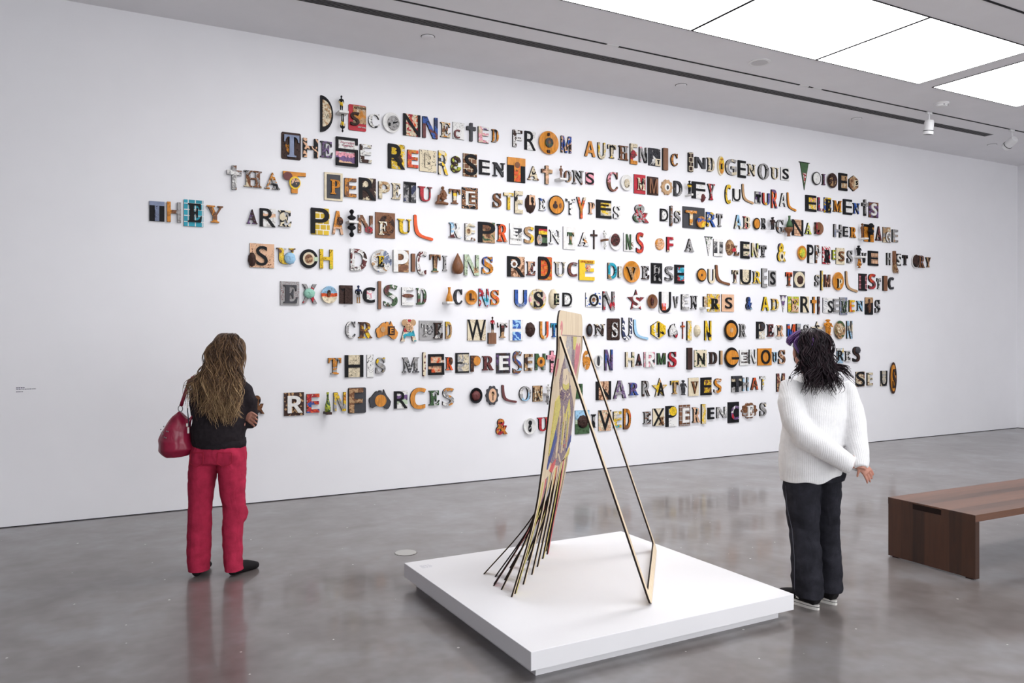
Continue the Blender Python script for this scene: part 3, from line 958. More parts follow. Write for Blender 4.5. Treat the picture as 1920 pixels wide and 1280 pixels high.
def relief_head(name, w, h, dep, seed, d0=0, cx=0, cz=0):
    """a carved face in relief: brow, nose, lips and curly outline"""
    n, m = 40, 14; V, F = [], []
    rnd = random.Random(seed); ph = rnd.uniform(0, 9)
    for j in range(m + 1):
        r = 1 - j / m
        for i in range(n):
            a = 2 * math.pi * i / n
            lump = 1 + (.05 * noise.noise(Vector((3 * math.cos(a), 3 * math.sin(a), ph))) + .03 * math.sin(9 * a + ph))
            x, z = r * lump * math.cos(a), r * lump * math.sin(a)
            y = math.sqrt(max(0, 1 - r * r))
            y += .30 * math.exp(-((x / .13) ** 2 + ((z + .08) / .2) ** 2))
            y += .10 * math.exp(-((z - .25) / .08) ** 2) * math.exp(-(x / .5) ** 2)
            for sx in (-.3, .3): y -= .16 * math.exp(-(((x - sx) / .14) ** 2 + ((z - .12) / .08) ** 2))
            y += .12 * math.exp(-((x / .28) ** 2 + ((z + .42) / .06) ** 2)) + .10 * math.exp(-((x / .24) ** 2 + ((z + .56) / .06) ** 2))
            if r > .6: y += .10 * noise.noise(Vector((x * 6, z * 6, ph)))
            V.append((cx + x * w / 2, -d0 - max(0, y) * dep, cz + z * h / 2))
    for j in range(m):
        for i in range(n): F.append((j * n + i, (j + 1) * n + i, (j + 1) * n + (i + 1) % n, j * n + (i + 1) % n))
    F.append(tuple(range(n))[::-1])
    me = mesh(name, V, F, smooth=True)
    bm = bmesh.new(); bm.from_mesh(me); bmesh.ops.remove_doubles(bm, verts=bm.verts, dist=1e-5); bmesh.ops.recalc_face_normals(bm, faces=bm.faces); bm.to_mesh(me); bm.free()
    return me
# small three-dimensional things, each made once in a unit box and then fitted
def unit(me):
    for i in range(3):
        pass
    lo = [min(v.co[i] for v in me.vertices) for i in range(3)]; hi = [max(v.co[i] for v in me.vertices) for i in range(3)]
    for v in me.vertices: v.co = Vector([(v.co[i] - lo[i]) / (hi[i] - lo[i]) - .5 for i in range(3)])
    return me
figure_u = unit(organic('figurine', [
    ball_vf((0, 0, .92), (.062, .065, .078)), tube_vf([(0, 0, .78), (0, 0, .87)], [.035, .035], 8),
    tube_vf([(0, 0, .44), (0, 0, .52), (0, 0, .62), (0, 0, .74), (0, 0, .80)], [(.085, .06), (.095, .065), (.075, .055), (.12, .06), (.06, .04)], 12),
    tube_vf([(-.11, 0, .76), (-.155, 0, .62), (-.14, -.05, .5)], [.034, .03, .022], 8), tube_vf([(.11, 0, .76), (.155, 0, .62), (.14, -.05, .5)], [.034, .03, .022], 8),
    tube_vf([(-.05, 0, .48), (-.055, -.01, .26), (-.055, 0, .05)], [.052, .042, .03], 8), tube_vf([(.05, 0, .48), (.055, -.01, .26), (.055, 0, .05)], [.052, .042, .03], 8),
    tube_vf([(-.055, .03, .025), (-.06, -.07, .02)], [.03, .024], 8), tube_vf([(.055, .03, .025), (.06, -.07, .02)], [.03, .024], 8),
    ball_vf((0, 0, .008), (.13, .1, .012))], .014, 3))
bust_u = unit(organic('bust', [
    ball_vf((0, 0, .78), (.15, .16, .2)), ball_vf((0, -.15, .76), (.03, .04, .05)), tube_vf([(0, 0, .45), (0, 0, .65)], [.085, .08], 12),
    tube_vf([(0, 0, .14), (0, 0, .26), (0, 0, .38), (0, 0, .48)], [(.2, .12), (.3, .14), (.27, .13), (.09, .08)], 16),
    ball_vf((-.15, 0, .78), (.02, .03, .05)), ball_vf((.15, 0, .78), (.02, .03, .05)),
    tube_vf([(0, 0, 0), (0, 0, .05), (0, 0, .16)], [.17, .16, .1], 16)], .02, 3))
kneel_u = unit(organic('carved_figure', [
    ball_vf((.05, 0, .92), (.09, .09, .09)), tube_vf([(.05, 0, .84), (.06, 0, .74), (.1, 0, .5), (.12, 0, .3)], [.045, .13, .12, .16], 14),
    tube_vf([(.1, -.05, .25), (-.2, -.06, .5)], [.11, .07], 10), tube_vf([(-.2, -.06, .5), (-.24, -.05, .14)], [.07, .06], 10),
    tube_vf([(.0, -.1, .7), (-.14, -.14, .56), (-.05, -.15, .42)], [.045, .04, .04], 8), tube_vf([(.17, -.04, .7), (.24, -.06, .5), (.1, -.14, .36)], [.05, .045, .04], 8),
    tube_vf([(-.34, 0, .07), (.0, 0, .09), (.34, 0, .06)], [(.1, .09), (.12, .1), (.1, .08)], 12, (0, 1, 0))], .022, 3))
def bottle_unit():
    V, F = lathe_vf([(.36, 0), (.5, .02), (.5, .2), (.42, .38), (.24, .58), (.17, .75), (.2, .93), (.24, .96), (.2, 1)], 20)
    return unit(mesh('bottle', V, F, smooth=True))
bottle_u = bottle_unit()
def gourd_unit():
    V, F = lathe_vf([(.02, 0), (.3, .02), (.45, .12), (.5, .3), (.46, .45), (.36, .6), (.2, .8), (.08, .93), (.02, 1)], 28)
    me = mesh('gourd', V, F, smooth=True)
    for v in me.vertices:
        c = v.co
        if c.y < -.05:
            z = c.z - .36
            c.y -= .10 * math.exp(-((c.x / .08) ** 2 + (z / .09) ** 2)) + .05 * math.exp(-((c.x / .3) ** 2 + ((z - .12) / .03) ** 2)) + .05 * math.exp(-((c.x / .18) ** 2 + ((z + .17) / .03) ** 2))
    return unit(me)
gourd_u = gourd_unit()
def fitted(src, name, w, d, h, flip=False):
    me = src.copy(); me.name = name
    for v in me.vertices:
        v.co = Vector((v.co.x * w, v.co.y * d, v.co.z * h * (-1 if flip else 1)))
    if flip: me.flip_normals()
    return me

ORD = ['first', 'second', 'third', 'fourth', 'fifth', 'sixth', 'seventh', 'eighth', 'ninth', 'tenth', 'eleventh', 'twelfth', 'thirteenth', 'fourteenth', 'fifteenth', 'sixteenth', 'seventeenth']
ROW = ['', 'top line', 'second line', 'third line', 'fourth line', 'fifth line', 'sixth line', 'seventh line', 'eighth line', 'ninth line', 'bottom line']
KIND = {  # name, noun, category, group
 's': ('block_letter', 'block letter', 'letter', 'block letters of the wall text'), 'f': ('serif_letter', 'serif letter', 'letter', 'serif letters of the wall text'),
 't': ('block_letter', 'rounded letter', 'letter', 'block letters of the wall text'),
 'r': ('picture_panel', 'picture panel', 'panel', 'picture panels in the wall text'), 'R': ('printed_card', 'round-cornered card', 'card', 'large cards in the wall text'),
 'o': ('wall_disc', 'flat disc', 'disc', 'flat discs in the wall text'), 'O': ('wall_plate', 'round plate', 'plate', 'plates in the wall text'),
 'b': ('boomerang', 'boomerang', 'boomerang', 'boomerangs in the wall text'), 'x': ('wall_cross', 'broad cross', 'cross', 'crosses in the wall text'),
 'c': ('crucifix', 'thin crucifix', 'cross', 'crosses in the wall text'), 'i': ('upright_plaque', 'upright plaque', 'plaque', 'upright plaques in the wall text'),
 'v': ('pennant', 'triangular pennant', 'pennant', 'pennants in the wall text'), '*': ('star_plaque', 'star shape', 'plaque', 'star shapes in the wall text'),
 'm': ('map_plaque', 'map silhouette', 'plaque', 'map silhouettes in the wall text'), 'd': ('half_round_frame', 'half-round frame', 'frame', None),
 'F': ('figurine', 'standing figurine', 'figurine', 'figurines in the wall text'), 'u': ('portrait_bust', 'small bust', 'bust', 'busts in the wall text'),
 'h': ('carved_mask', 'carved head', 'carving', 'carved heads in the wall text'), '6': ('hexagon_plaque', 'hexagonal plaque', 'plaque', 'hexagonal plaques in the wall text'),
 'q': ('scalloped_plate', 'scalloped plate', 'plate', 'scalloped plates in the wall text'), 'j': ('bottle', 'bottle', 'bottle', 'bottles in the wall text'),
 '_': ('wall_shelf', 'little wall shelf', 'shelf', 'little shelves in the wall text'), 'e': ('carved_gourd', 'drop-shaped carved gourd', 'carving', None),
 'a': ('carved_figure', 'kneeling carved figure', 'carving', None), 'T': ('fly_whisk', 'whisk with a hair tassel', 'whisk', None),
}
PARTN = dict(s='letter', f='letter', t='letter', r='inset', o='roundel', O='roundel', h='head', v='stripe', q='rosette', m='map', F='figure')
def colours(spec, n=2):
    out = []
    for c in spec[1:]:
        if CNAME[c] not in out: out.append(CNAME[c])
    return ' and '.join(out[:n])
seen = {}
word, row, pos = '', 0, 0
prev_phrase = ''
for ln in DATA.split('\n'):
    if not ln: continue
    if ln[0] == '#':
        _, word, row = ln.split(); row = int(row); pos = 0; continue
    head, *ex = [s.strip() for s in ln.split(';')]
    h_ = head.split(); yo = 0
    if '@' in h_[5]: h_[5], yo = h_[5].split('@'); yo = float(yo) / 1000
    x, z, w, h = [float(v) / 1000 for v in h_[:4]]
    ch, base, spec = h_[4], h_[5], h_[6]
    flip = base.endswith('!'); b = base[0]
    gch = h_[7] if len(h_) > 7 else ch
    name, noun, cat, grp = KIND[b]
    rowt = ROW[row]
    cols = colours(spec)
    if b in 'FuOj' and flip: noun = 'upside-down ' + noun
    if ch == '-':
        where = 'beside the ' + prev_phrase if prev_phrase else 'in the text'
    elif word == '&': where = 'the ampersand'
    else:
        again = flip
        if not again:
            q = word.find(ch, pos)
            if q < 0: q = word.find(ch)
            if q < 0: q = min(pos, len(word) - 1)
            pos = q + 1
        q = max(0, pos - 1)
        where = ORD[q] + ' letter of ' + word
    if b in 'sft' and ch != '-':
        label = cols + ' ' + noun + ('' if word == '&' else ' ' + ch) + ', ' + where + ', ' + rowt
    elif b in 'rR':
        lt = [e for e in ex if e[0] in 'sft']
        lc = colours(lt[0].split()[5], 1) if lt else ''
        label = cols + ' ' + noun + (' with ' + lc + ' ' + ch if lt else ' for ' + ch) + ', ' + where + ', ' + rowt
    elif ch == '-':
        label = cols + ' ' + noun + ' by ' + (ORD[max(0, pos - 1)] + ' letter of ' + word) + ', ' + rowt
    else:
        label = cols + ' ' + noun + ' as ' + where + ', ' + rowt
    while label in seen: label = label.replace(noun, 'second ' + noun, 1)
    seen[label] = 1
    d = DEP.get(b, .03)
    loc = [x, WALL_Y - yo, z]
    m = pm(spec)
    key = ln
    if b in 'sft': o = link(name, glyph_mesh(name, gch, b, w, h, 0, d), [m, EDGE], None, loc)
    elif b == 'O': o = link(name, plate_mesh(name, w, h), m, None, loc)
    elif b == 'h': o = link(name, relief_head(name, w, h, .06, key), m, None, loc)
    elif b == 'e': o = link(name, fitted(gourd_u, name, w, .12, h), m, None, (x, WALL_Y - .06, z))
    elif b == 'a': o = link(name, fitted(kneel_u, name, w, .09, h), m, None, (x, WALL_Y - .045, z))
    elif b == 'F': o = link(name, fitted(figure_u, name, w, min(.1, w * .75), h, flip), m, None, (x, WALL_Y - .065, z))
    elif b == 'u': o = link(name, fitted(bust_u, name, w, min(.12, w * .7), h, flip), m, None, (x, WALL_Y - .068, z))
    elif b == 'j': o = link(name, fitted(bottle_u, name, w, w, h, flip), m, None, (x, WALL_Y - .068, z))
    elif b == '_': o = box(name, (-w / 2, w / 2, -.13, 0, -h / 2, h / 2), m, None, loc, .003)
    elif b == 'T':
        o = box(name, (-.022, .022, -.04, 0, 0, h / 2), m, None, loc, .006)
        rnd = random.Random(3); parts = []
        for i in range(60):
            a, c = rnd.uniform(-1, 1), rnd.uniform(-1, 1)
            parts.append(tube_vf([(a * .018, -.02 + c * .012, .01), (a * .035 + .01, -.025 + c * .02, -h * .2), (a * .06 + .03, -.03 + c * .025, -h * (.38 + .1 * rnd.random()))], [.003, .003, .001], 5))
        V, F = merge(parts); link('hair_tassel', mesh('hair_tassel', V, F), pm('nBT'), o)
    else: o = link(name, poly_mesh(name, POLY[b], w, h, 0, d), [m, EDGE if b not in 'oq' else m], None, loc)
    if b == 'v':
        box('hanging_rod', (-w * .62, w * .62, -.014, 0, h / 2 - .005, h / 2 + .006), EDGE, o)
    if b == '_': d = .13
    tag(o, label, cat, grp)
    d0 = .03 if b == 'O' else d
    for i, e in enumerate(ex):
        t = e.split()
        a0, b0, a1, b1 = [float(v) / 100 for v in t[1:5]]
        cx, cz = ((a0 + a1) / 2 - .5) * w, (.5 - (b0 + b1) / 2) * h
        ew, eh = (a1 - a0) * w, (b1 - b0) * h
        em = pm(t[5]); c = t[0]; pn = PARTN.get(c, 'inset')
        s0, s1 = (d0 - .014 if b == 'O' else d0 - .001), d0 + .004 + .003 * i
        if c in 'sft':
            st = t[6].replace('_', ' ')
            big = len(st) == 1 and not (t[5] == 'pK' and ew > .95 * w)
            if c == 's' and t[5] == 'pK': c = 'p'
            link(pn if len(st) == 1 else 'lettering', glyph_mesh(pn, st, c, ew, eh, s0, s1 + (.012 if big else .002), cx, cz), [em, EDGE if t[5] != 'pW' else em], o)
        elif c == 'h': link(pn, relief_head(pn, ew, eh, .035, key + str(i), s0, cx, cz), em, o)
        elif c == 'F':
            fo = link(pn, fitted(figure_u, pn, ew, .03, eh), em, o); fo.location = (cx, -d0 - .01, cz)
        else:
            me = poly_mesh(pn, POLY['o' if c == 'O' else c], ew, eh, s0, s1, cx, cz); link(pn, me, [em, em], o)
    prev_phrase = noun

# wall caption: printed lines of small type
cap = tag(empty('wall_caption', (-.40, WALL_Y, 1.14)), 'small printed caption in dark type low on the white wall', 'caption')
ink = plain('caption_ink', (.06, .06, .10), .6)
rnd = random.Random(5)
for zz, x1, hh in ((.022, -.012, .008), (.010, .07, .005), (-.012, -.018, .006)):
    bl, xx = [], -.068
    while xx < x1:
        ww = rnd.uniform(.006, .016); bl.append((xx, min(xx + ww, x1 + .004), -.0012, 0, zz - hh / 2, zz + hh / 2)); xx += ww + .0035
    box('text_line', bl, ink, cap)

# ------------------------------------------------------------------ plinth and sculpture
PL = plain('plinth_white', (.70, .695, .71), .5, .01, 3)
pl = tag(empty('plinth', (2.695, 4.015, 0), .0018), 'low white square plinth on the concrete floor under the plywood card sculpture', 'plinth')
box('top_slab', (-.8596, .8596, -.8165, .8165, .0538, .1433), PL, pl, bev=.0025)
box('recessed_base', (-.80, .80, -.757, .757, 0, .0538), PL, pl)
bl = []; rnd = random.Random(9)
for i in range(4):
    xx = -.80
    for j in range(3):
        ww = rnd.uniform(.012, .03); bl.append((xx, xx + ww, .70 - i * .016, .706 - i * .016, .1433, .1437)); xx += ww + .005
box('text_line', bl, plain('plinth_ink', (.45, .45, .5), .6), pl)

PLY, nt, bs = newmat('plywood_face')
vv = coords(nt, 'Object', (0, 0, 0), (30, 30, 2.5))
nt.links.new(ramp(nt, noisen(nt, vv, 1.5, 4, .6, .8), [(.3, (.56, .43, .28)), (.5, (.68, .55, .38)), (.7, (.74, .62, .45))]), bs.inputs['Base Color'])
bs.inputs['Roughness'].default_value = .55
BURN = plain('laser_cut_edge', (.018, .011, .009), .6)
def streaky(name, a, b, cut):
    m, nt, bs = newmat(name); bs.inputs['Roughness'].default_value = .6; bs.inputs['Specular IOR Level'].default_value = .2
    f_ = noisen(nt, coords(nt, 'Object', (3, 1, 0), (26, 26, 9)), 1.3, 3, .5, 1.5)
    nt.links.new(ramp(nt, mathn(nt, 'FRACT', mathn(nt, 'MULTIPLY', f_, 7)), [(0, a), (cut, b)], True), bs.inputs['Base Color']); return m
ink_of = dict(V=streaky('card_purple', (.15, .105, .17), (.50, .40, .30), .72), S=streaky('card_grey', (.45, .42, .40), (.2, .17, .19), .8), Y=streaky('card_yellow', (.60, .52, .15), (.30, .25, .12), .84),
              P=plain('card_pink', (.60, .22, .25), .6, .15, 30), U=plain('card_blue', (.07, .09, .26), .6, .2, 60), R=plain('card_red', (.58, .13, .13), .6, .2, 60), C=PLY)
SA, SD = Vector((2.7054, 3.4232, 0)), Vector((.64642, .76298, 0))
SN = Vector((-.76298, .64642, 0)); WID = 1.158; ZP = .1440
def SP(s, t, z): return SA + SD * s + SN * t + Vector((0, 0, z))
PROF = [(1.75, .498), (1.52, .50), (1.34, .528), (1.10, .556), (.92, .577), (.77, .598), (.6, .63)]
def card_t(z):
    for (z1, t1), (z0, t0) in zip(PROF, PROF[1:]):
        if z >= z0: return t0 + (t1 - t0) * (z - z0) / (z1 - z0)
    return PROF[-1][1]
sculpt = tag(empty('card_sculpture', tuple(SP(WID / 2, .4, ZP))), 'tall plywood playing card sculpture curling into strips on the white plinth', 'sculpture')
sculpt_off = -Vector(sculpt.location)
def spart(name, V, F, mats, mi=None, parent=None, smooth=False):
    off = sculpt_off
    return link(name, mesh(name, [Vector(v) + off for v in V], F, mi, smooth), mats, parent or sculpt)
# the sheet: rounded top corners, front face and back face, burnt edges
TH = .0095
zs = [1.75 - i * .026 for i in range(38)]       # down to about .79
rc = .10
def half_inset(z):
    dz = z - (1.75 - rc)
    return 0 if dz <= 0 else rc - math.sqrt(max(0, rc * rc - dz * dz))
V, F, MI = [], [], []; nS = 16
zs = [1.75, 1.744, 1.735, 1.72, 1.70, 1.675, 1.65] + [1.62 - i * .03 for i in range(29)]
for side in (0, 1):
    for z in zs:
        ins = half_inset(z)
        for k in range(nS + 1):
            V.append(SP(ins + (WID - 2 * ins) * k / nS, card_t(z) + (TH if side else 0), z))
nr = len(zs); st = nS + 1
for side in (0, 1):
    for i in range(nr - 1):
        for k in range(nS):
            a = side * nr * st + i * st + k; q = (a, a + 1, a + st + 1, a + st)
            F.append(q if side == 0 else q[::-1]); MI.append(0)
bk = nr * st
for i in range(nr - 1):
    for k in (0, nS):
        a = i * st + k; F.append((a, a + st, bk + a + st, bk + a)); MI.append(1)
for i in (0, nr - 1):
    for k in range(nS):
        a = i * st + k; F.append((a, a + 1, bk + a + 1, bk + a)); MI.append(1)
me_ = spart('card_sheet', V, F, [PLY, BURN], MI)
bm = bmesh.new(); bm.from_mesh(me_.data); bmesh.ops.recalc_face_normals(bm, faces=bm.faces); bm.to_mesh(me_.data); bm.free()
ZB = zs[-1]
# printed court figure on the sheet (generic), each colour field a thin inlay following the curve
MOTIF = [
 ('V',[(0.148, 1.612), (1.087, 1.6), (1.088, 1.595), (0.149, 1.607)]),
 ('S',[(0.361, 1.602), (0.531, 1.6), (0.723, 1.361), (0.479, 1.399), (0.362, 1.379), (0.287, 1.508)]),
 ('V',[(0.531, 1.6), (0.62, 1.599), (0.745, 1.498), (0.849, 1.39), (0.829, 1.338), (0.731, 1.354)]),
 ('Y',[(0.633, 1.598), (0.822, 1.597), (0.751, 1.515), (0.655, 1.517)]),
 ('P',[(0.842, 1.555), (0.925, 1.526), (0.984, 1.553), (1.01, 1.524), (1.04, 1.429), (0.991, 1.294), (0.824, 1.426), (0.786, 1.528)]),
 ('P',[(0.023, 1.478), (0.055, 1.466), (0.071, 1.476), (0.085, 1.432), (0.044, 1.38), (0.02, 1.424)]),
 ('P',[(0.126, 1.691), (0.155, 1.676), (0.157, 1.64), (0.117, 1.609), (0.136, 1.646), (0.134, 1.676), (0.103, 1.664), (0.094, 1.639), (0.088, 1.664)]),
 ('V',[(0.241, 1.338), (0.256, 1.416), (0.307, 1.47), (0.422, 1.408), (0.614, 1.367), (0.738, 1.292), (0.965, 1.176), (1.077, 1.113), (1.112, 0.914), (0.976, 0.823), (0.709, 0.763), (0.239, 0.867), (0.337, 1.001), (0.337, 1.138), (0.363, 1.226)]),
 ('C',[(0.309, 1.407), (0.497, 1.405), (0.635, 1.349), (0.684, 1.295), (0.545, 1.284), (0.369, 1.315)]),
 ('Y',[(0.364, 1.321), (0.534, 1.298), (0.674, 1.306), (0.693, 1.267), (0.538, 1.264), (0.4, 1.29)]),
 ('C',[(0.312, 1.306), (0.472, 1.259), (0.627, 1.245), (0.753, 1.26), (0.774, 1.22), (0.611, 1.205), (0.394, 1.242), (0.294, 1.285)]),
 ('Y',[(0.293, 1.253), (0.398, 1.177), (0.3, 1.064), (0.194, 0.955), (0.144, 0.916), (0.139, 1.029), (0.162, 1.156), (0.166, 1.229)]),
 ('Y',[(1.14, 0.823), (1.112, 0.737), (0.994, 0.675), (0.822, 0.709), (0.993, 0.792)]),
 ('U',[(0.308, 1.05), (0.377, 0.985), (0.265, 0.898), (0.151, 0.837), (0.165, 0.916)]),
 ('U',[(1.107, 0.919), (1.129, 0.87), (0.942, 0.821), (0.986, 0.881)]),
 ('R',[(0.878, 0.964), (0.895, 0.919), (0.775, 0.873), (0.758, 0.94)]),
 ('R',[(0.454, 0.851), (0.444, 0.815), (0.355, 0.786), (0.269, 0.81), (0.331, 0.84)]),
 ('Y',[(0.77, 1.192), (0.921, 1.075), (0.735, 0.995), (0.659, 0.936), (0.644, 1.081)]),
 ('C',[(0.54, 0.961), (0.568, 0.961), (0.789, 0.856), (0.762, 0.857)]),
 ('C',[(0.5, 0.884), (0.524, 0.884), (0.702, 0.793), (0.676, 0.794)]),
 ('C',[(0.346, 1.156), (0.369, 1.154), (0.455, 1.045), (0.434, 0.896), (0.413, 0.899), (0.425, 1.049)]),
 ('C',[(0.489, 1.175), (0.525, 1.172), (0.642, 1.021), (0.639, 0.957), (0.615, 0.961), (0.606, 1.026)]),
]
def inlay(pts, lift, mat, parent):
    bm = bmesh.new()
    vs = [bm.verts.new((s, z, 0)) for s, z in pts]
    f_ = bm.faces.new(vs); bmesh.ops.triangulate(bm, faces=[f_])
    for _ in range(3): bmesh.ops.subdivide_edges(bm, edges=[e for e in bm.edges if e.calc_length() > .06], cuts=1)
    bmesh.ops.triangulate(bm, faces=bm.faces[:])
    for v_ in bm.verts:
        s, z = v_.co.x, max(v_.co.y, ZB); v_.co = SP(s, card_t(z) - lift, z) + sculpt_off
    ex = bmesh.ops.extrude_face_region(bm, geom=bm.faces[:])
    for g in ex['geom']:
        if isinstance(g, bmesh.types.BMVert): g.co += SN * (lift + .001)
    bmesh.ops.recalc_face_normals(bm, faces=bm.faces)
    me = bpy.data.meshes.new('printed_figure'); bm.to_mesh(me); bm.free()
    return link('printed_figure', me, mat, parent)
for i, (c, pts) in enumerate(MOTIF): inlay(pts, .0012 + .0004 * i, ink_of[c], sculpt)
for i in range(7):                     # fringe strokes of the collar and robe
    s = .33 + i * .06; zc = 1.265 - .03 * math.sin(math.pi * i / 6)
    inlay([(s, zc + .018), (s + .022, zc + .018), (s + .022, zc - .03), (s, zc - .03)], .0125, ink_of['V'], sculpt)
for i in range(9):
    s = .40 + i * .055
    inlay([(s, 1.12 - .03 * (i % 3)), (s + .012, 1.12 - .03 * (i % 3)), (s + .05, .86 + .02 * (i % 4)), (s + .036, .86 + .02 * (i % 4))], .0125, ink_of['CVSYCVSYC'[i]], sculpt)
# strips: every strip a long slat that peels off the sheet and lands on the plinth
tips = [(.02, .757), (.075, .75), (.13, .84), (.19, .90), (.226, .905), (.25, .735), (.31, .86), (.36, .93), (.40, 1.01), (.445, .72), (.52, .80), (.56, .88), (.618, .715), (.68, .82), (.74, .80), (.80, .712), (.83, .92), (.907, .70), (.98, .72), (1.04, .74), (1.09, .735), (1.14, .74)]
cyc = 'CYCRVCYVCCYRCVCYCRCYVC'
ns = len(tips); sw = WID / ns
for i, (s1, t1) in enumerate(tips):
    s0 = (i + .5) * sw; z0, t0 = ZB, card_t(ZB)
    P0, P3 = Vector((s0, t0, z0)), Vector((s1, t1, ZP))
    P1 = P0 + Vector((0, .03, -.24)); P2 = P3 + (P0 + Vector((0, .035, -.2)) - P3) * .38
    V, F, MI = [], [], []; K = 14
    for j in range(K + 1):
        u = j / K; b = [(1 - u) ** 3, 3 * u * (1 - u) ** 2, 3 * u * u * (1 - u), u ** 3]
        p_ = sum((q * c for q, c in zip((P0, P1, P2, P3), b)), Vector())
        wd = (sw * .5) * (1 - u) + .021 * u; wd *= .98
        for ds, dt in ((-wd, 0), (wd, 0), (wd, TH), (-wd, TH)): V.append(SP(p_.x + ds, p_.y + dt, max(ZP, p_.z)))
    for j in range(K):
        a = 4 * j
        for k in range(4):
            F.append((a + k, a + (k + 1) % 4, a + 4 + (k + 1) % 4, a + 4 + k)); MI.append(0 if k == 0 else 1 if k != 2 else 2)
    F += [(0, 1, 2, 3), (4 * K, 4 * K + 1, 4 * K + 2, 4 * K + 3)]; MI += [1, 1]
    o = spart('strip', V, F, [ink_of[cyc[i]], BURN, PLY], MI)
    bm = bmesh.new(); bm.from_mesh(o.data); bmesh.ops.recalc_face_normals(bm, faces=bm.faces); bm.to_mesh(o.data); bm.free()
# rear prop: the border of the card folded out as a U-shaped frame standing on the plinth
RW, RT = .062, .0105
zt, tt = 1.60, .494
ln_ = math.hypot(tt, zt - ZP); dirv = (tt / ln_, (zt - ZP) / ln_)          # up the prop, in (t, z)
def prop_pt(s, along, off):   # off: thickness direction, away from the sheet
    return SP(s, dirv[0] * along - dirv[1] * off, ZP + dirv[1] * along + dirv[0] * off)
outer = [(0, ln_), (0, .045), (.012, .014), (.045, 0), (WID - .045, 0), (WID - .012, .014), (WID, .045), (WID, ln_)]
inner = [(RW, ln_), (RW, .10), (RW + .01, RW + .006), (RW + .03, RW), (WID - RW - .03, RW), (WID - RW - .01, RW + .006), (WID - RW, .10), (WID - RW, ln_)]
V, F, MI = [], [], []
for off in (0, RT):
    for P in (outer, inner):
        for s, a in P: V.append(prop_pt(s, a, off))
n8 = 8
for i in range(n8 - 1):
    F.append((i, i + 1, n8 + i + 1, n8 + i)); MI.append(0)
    F.append((16 + i, 16 + i + 1, 16 + n8 + i + 1, 16 + n8 + i)); MI.append(0)
    F.append((i, i + 1, 16 + i + 1, 16 + i)); MI.append(1)
    F.append((n8 + i, n8 + i + 1, 24 + i + 1, 24 + i)); MI.append(1)
for i in (0, 7): F.append((i, n8 + i, 24 + i, 16 + i)); MI.append(1)
o = spart('prop_frame', V, F, [PLY, BURN], MI)
bm = bmesh.new(); bm.from_mesh(o.data); bmesh.ops.recalc_face_normals(bm, faces=bm.faces); bm.to_mesh(o.data); bm.free()

# ------------------------------------------------------------------ bench
def walnut(name, c, rot):
    m, nt, bs = newmat(name)
    sc_ = {'x': (1.2, 14, 14), 'z': (14, 14, 1.2)}[rot]
    g = noisen(nt, coords(nt, 'Object', (2, 1, 4), sc_), 1.6, 5, .62, 1.0)
    t = coords(nt, 'Object', (0, 0, 0)); s = N(nt, 'ShaderNodeSeparateXYZ'); nt.links.new(t, s.inputs[0])
    stave = mathn(nt, 'FLOOR', mathn(nt, 'MULTIPLY', s.outputs['Y'], 11))
    wn = N(nt, 'ShaderNodeTexWhiteNoise', noise_dimensions='1D'); nt.links.new(stave, wn.inputs['W'])
    fac = mathn(nt, 'ADD', mathn(nt, 'MULTIPLY', g, .62), mathn(nt, 'MULTIPLY', wn.outputs['Value'], .38))
    nt.links.new(ramp(nt, fac, [(.22, tuple(x * .45 for x in c)), (.5, c), (.8, tuple(x * 1.5 for x in c))]), bs.inputs['Base Color'])
    bs.inputs['Roughness'].default_value = .36
    return m
WAL_T, WAL_L = walnut('walnut_lit_top', (.105, .047, .027), 'x'), walnut('walnut_end', (.042, .0155, .0075), 'z')  # one walnut; the top tone is lightened for reflected light
bn = tag(empty('bench', (5.1545, 3.1318, 0), -.0265), 'long dark walnut slab bench on the concrete floor beside the woman in the white sweater', 'bench')
BW, BZ, BT = .6516, .428, .046
box('seat_slab', (.001, 2.9, 0, BW, BZ - BT, BZ), WAL_T, bn, bev=.0012)
for x in (0, 2.86): 
    box('leg_panel', [(x, x + .042, 0, .238, .008, BZ - BT - .001), (x, x + .042, .238, .453, .008, BZ - BT - .001), (x, x + .042, .453, BW, .008, BZ - BT - .001)], WAL_L, bn)
    box('foot_pad', [(x + .005, x + .035, .03, .07, 0, .008), (x + .005, x + .035, BW - .07, BW - .03, 0, .008)], BURN, bn)
for q0, q1 in ((0, .238), (.453, BW)): box('end_edge', (-.002, .003, q0, q1, BZ - BT - .002, BZ - .001), WAL_L, bn)
box('handhold', (-.0015, .004, .238, .453, BZ - BT - .002, BZ - .010), plain('dark_recess', (.012, .006, .005), .8), bn)

# ------------------------------------------------------------------ floor box cover
V, F = lathe_vf([(.085, 0), (.085, .002), (.075, .003), (.01, .003)], 32)
fc = tag(link('floor_cover', mesh('floor_cover', V, F), plain('brushed_cover', (.23, .22, .21), .5, .5, 60), None, (2.115, 5.536, 0)), 'small round metal cover set in the concrete floor behind the plinth', 'floor cover')
V, F = lathe_vf([(.078, .0025), (.078, .0036), (.072, .0036)], 32); link('rim', mesh('rim', V, F), plain('cover_rim', (.42, .41, .39), .4), fc)

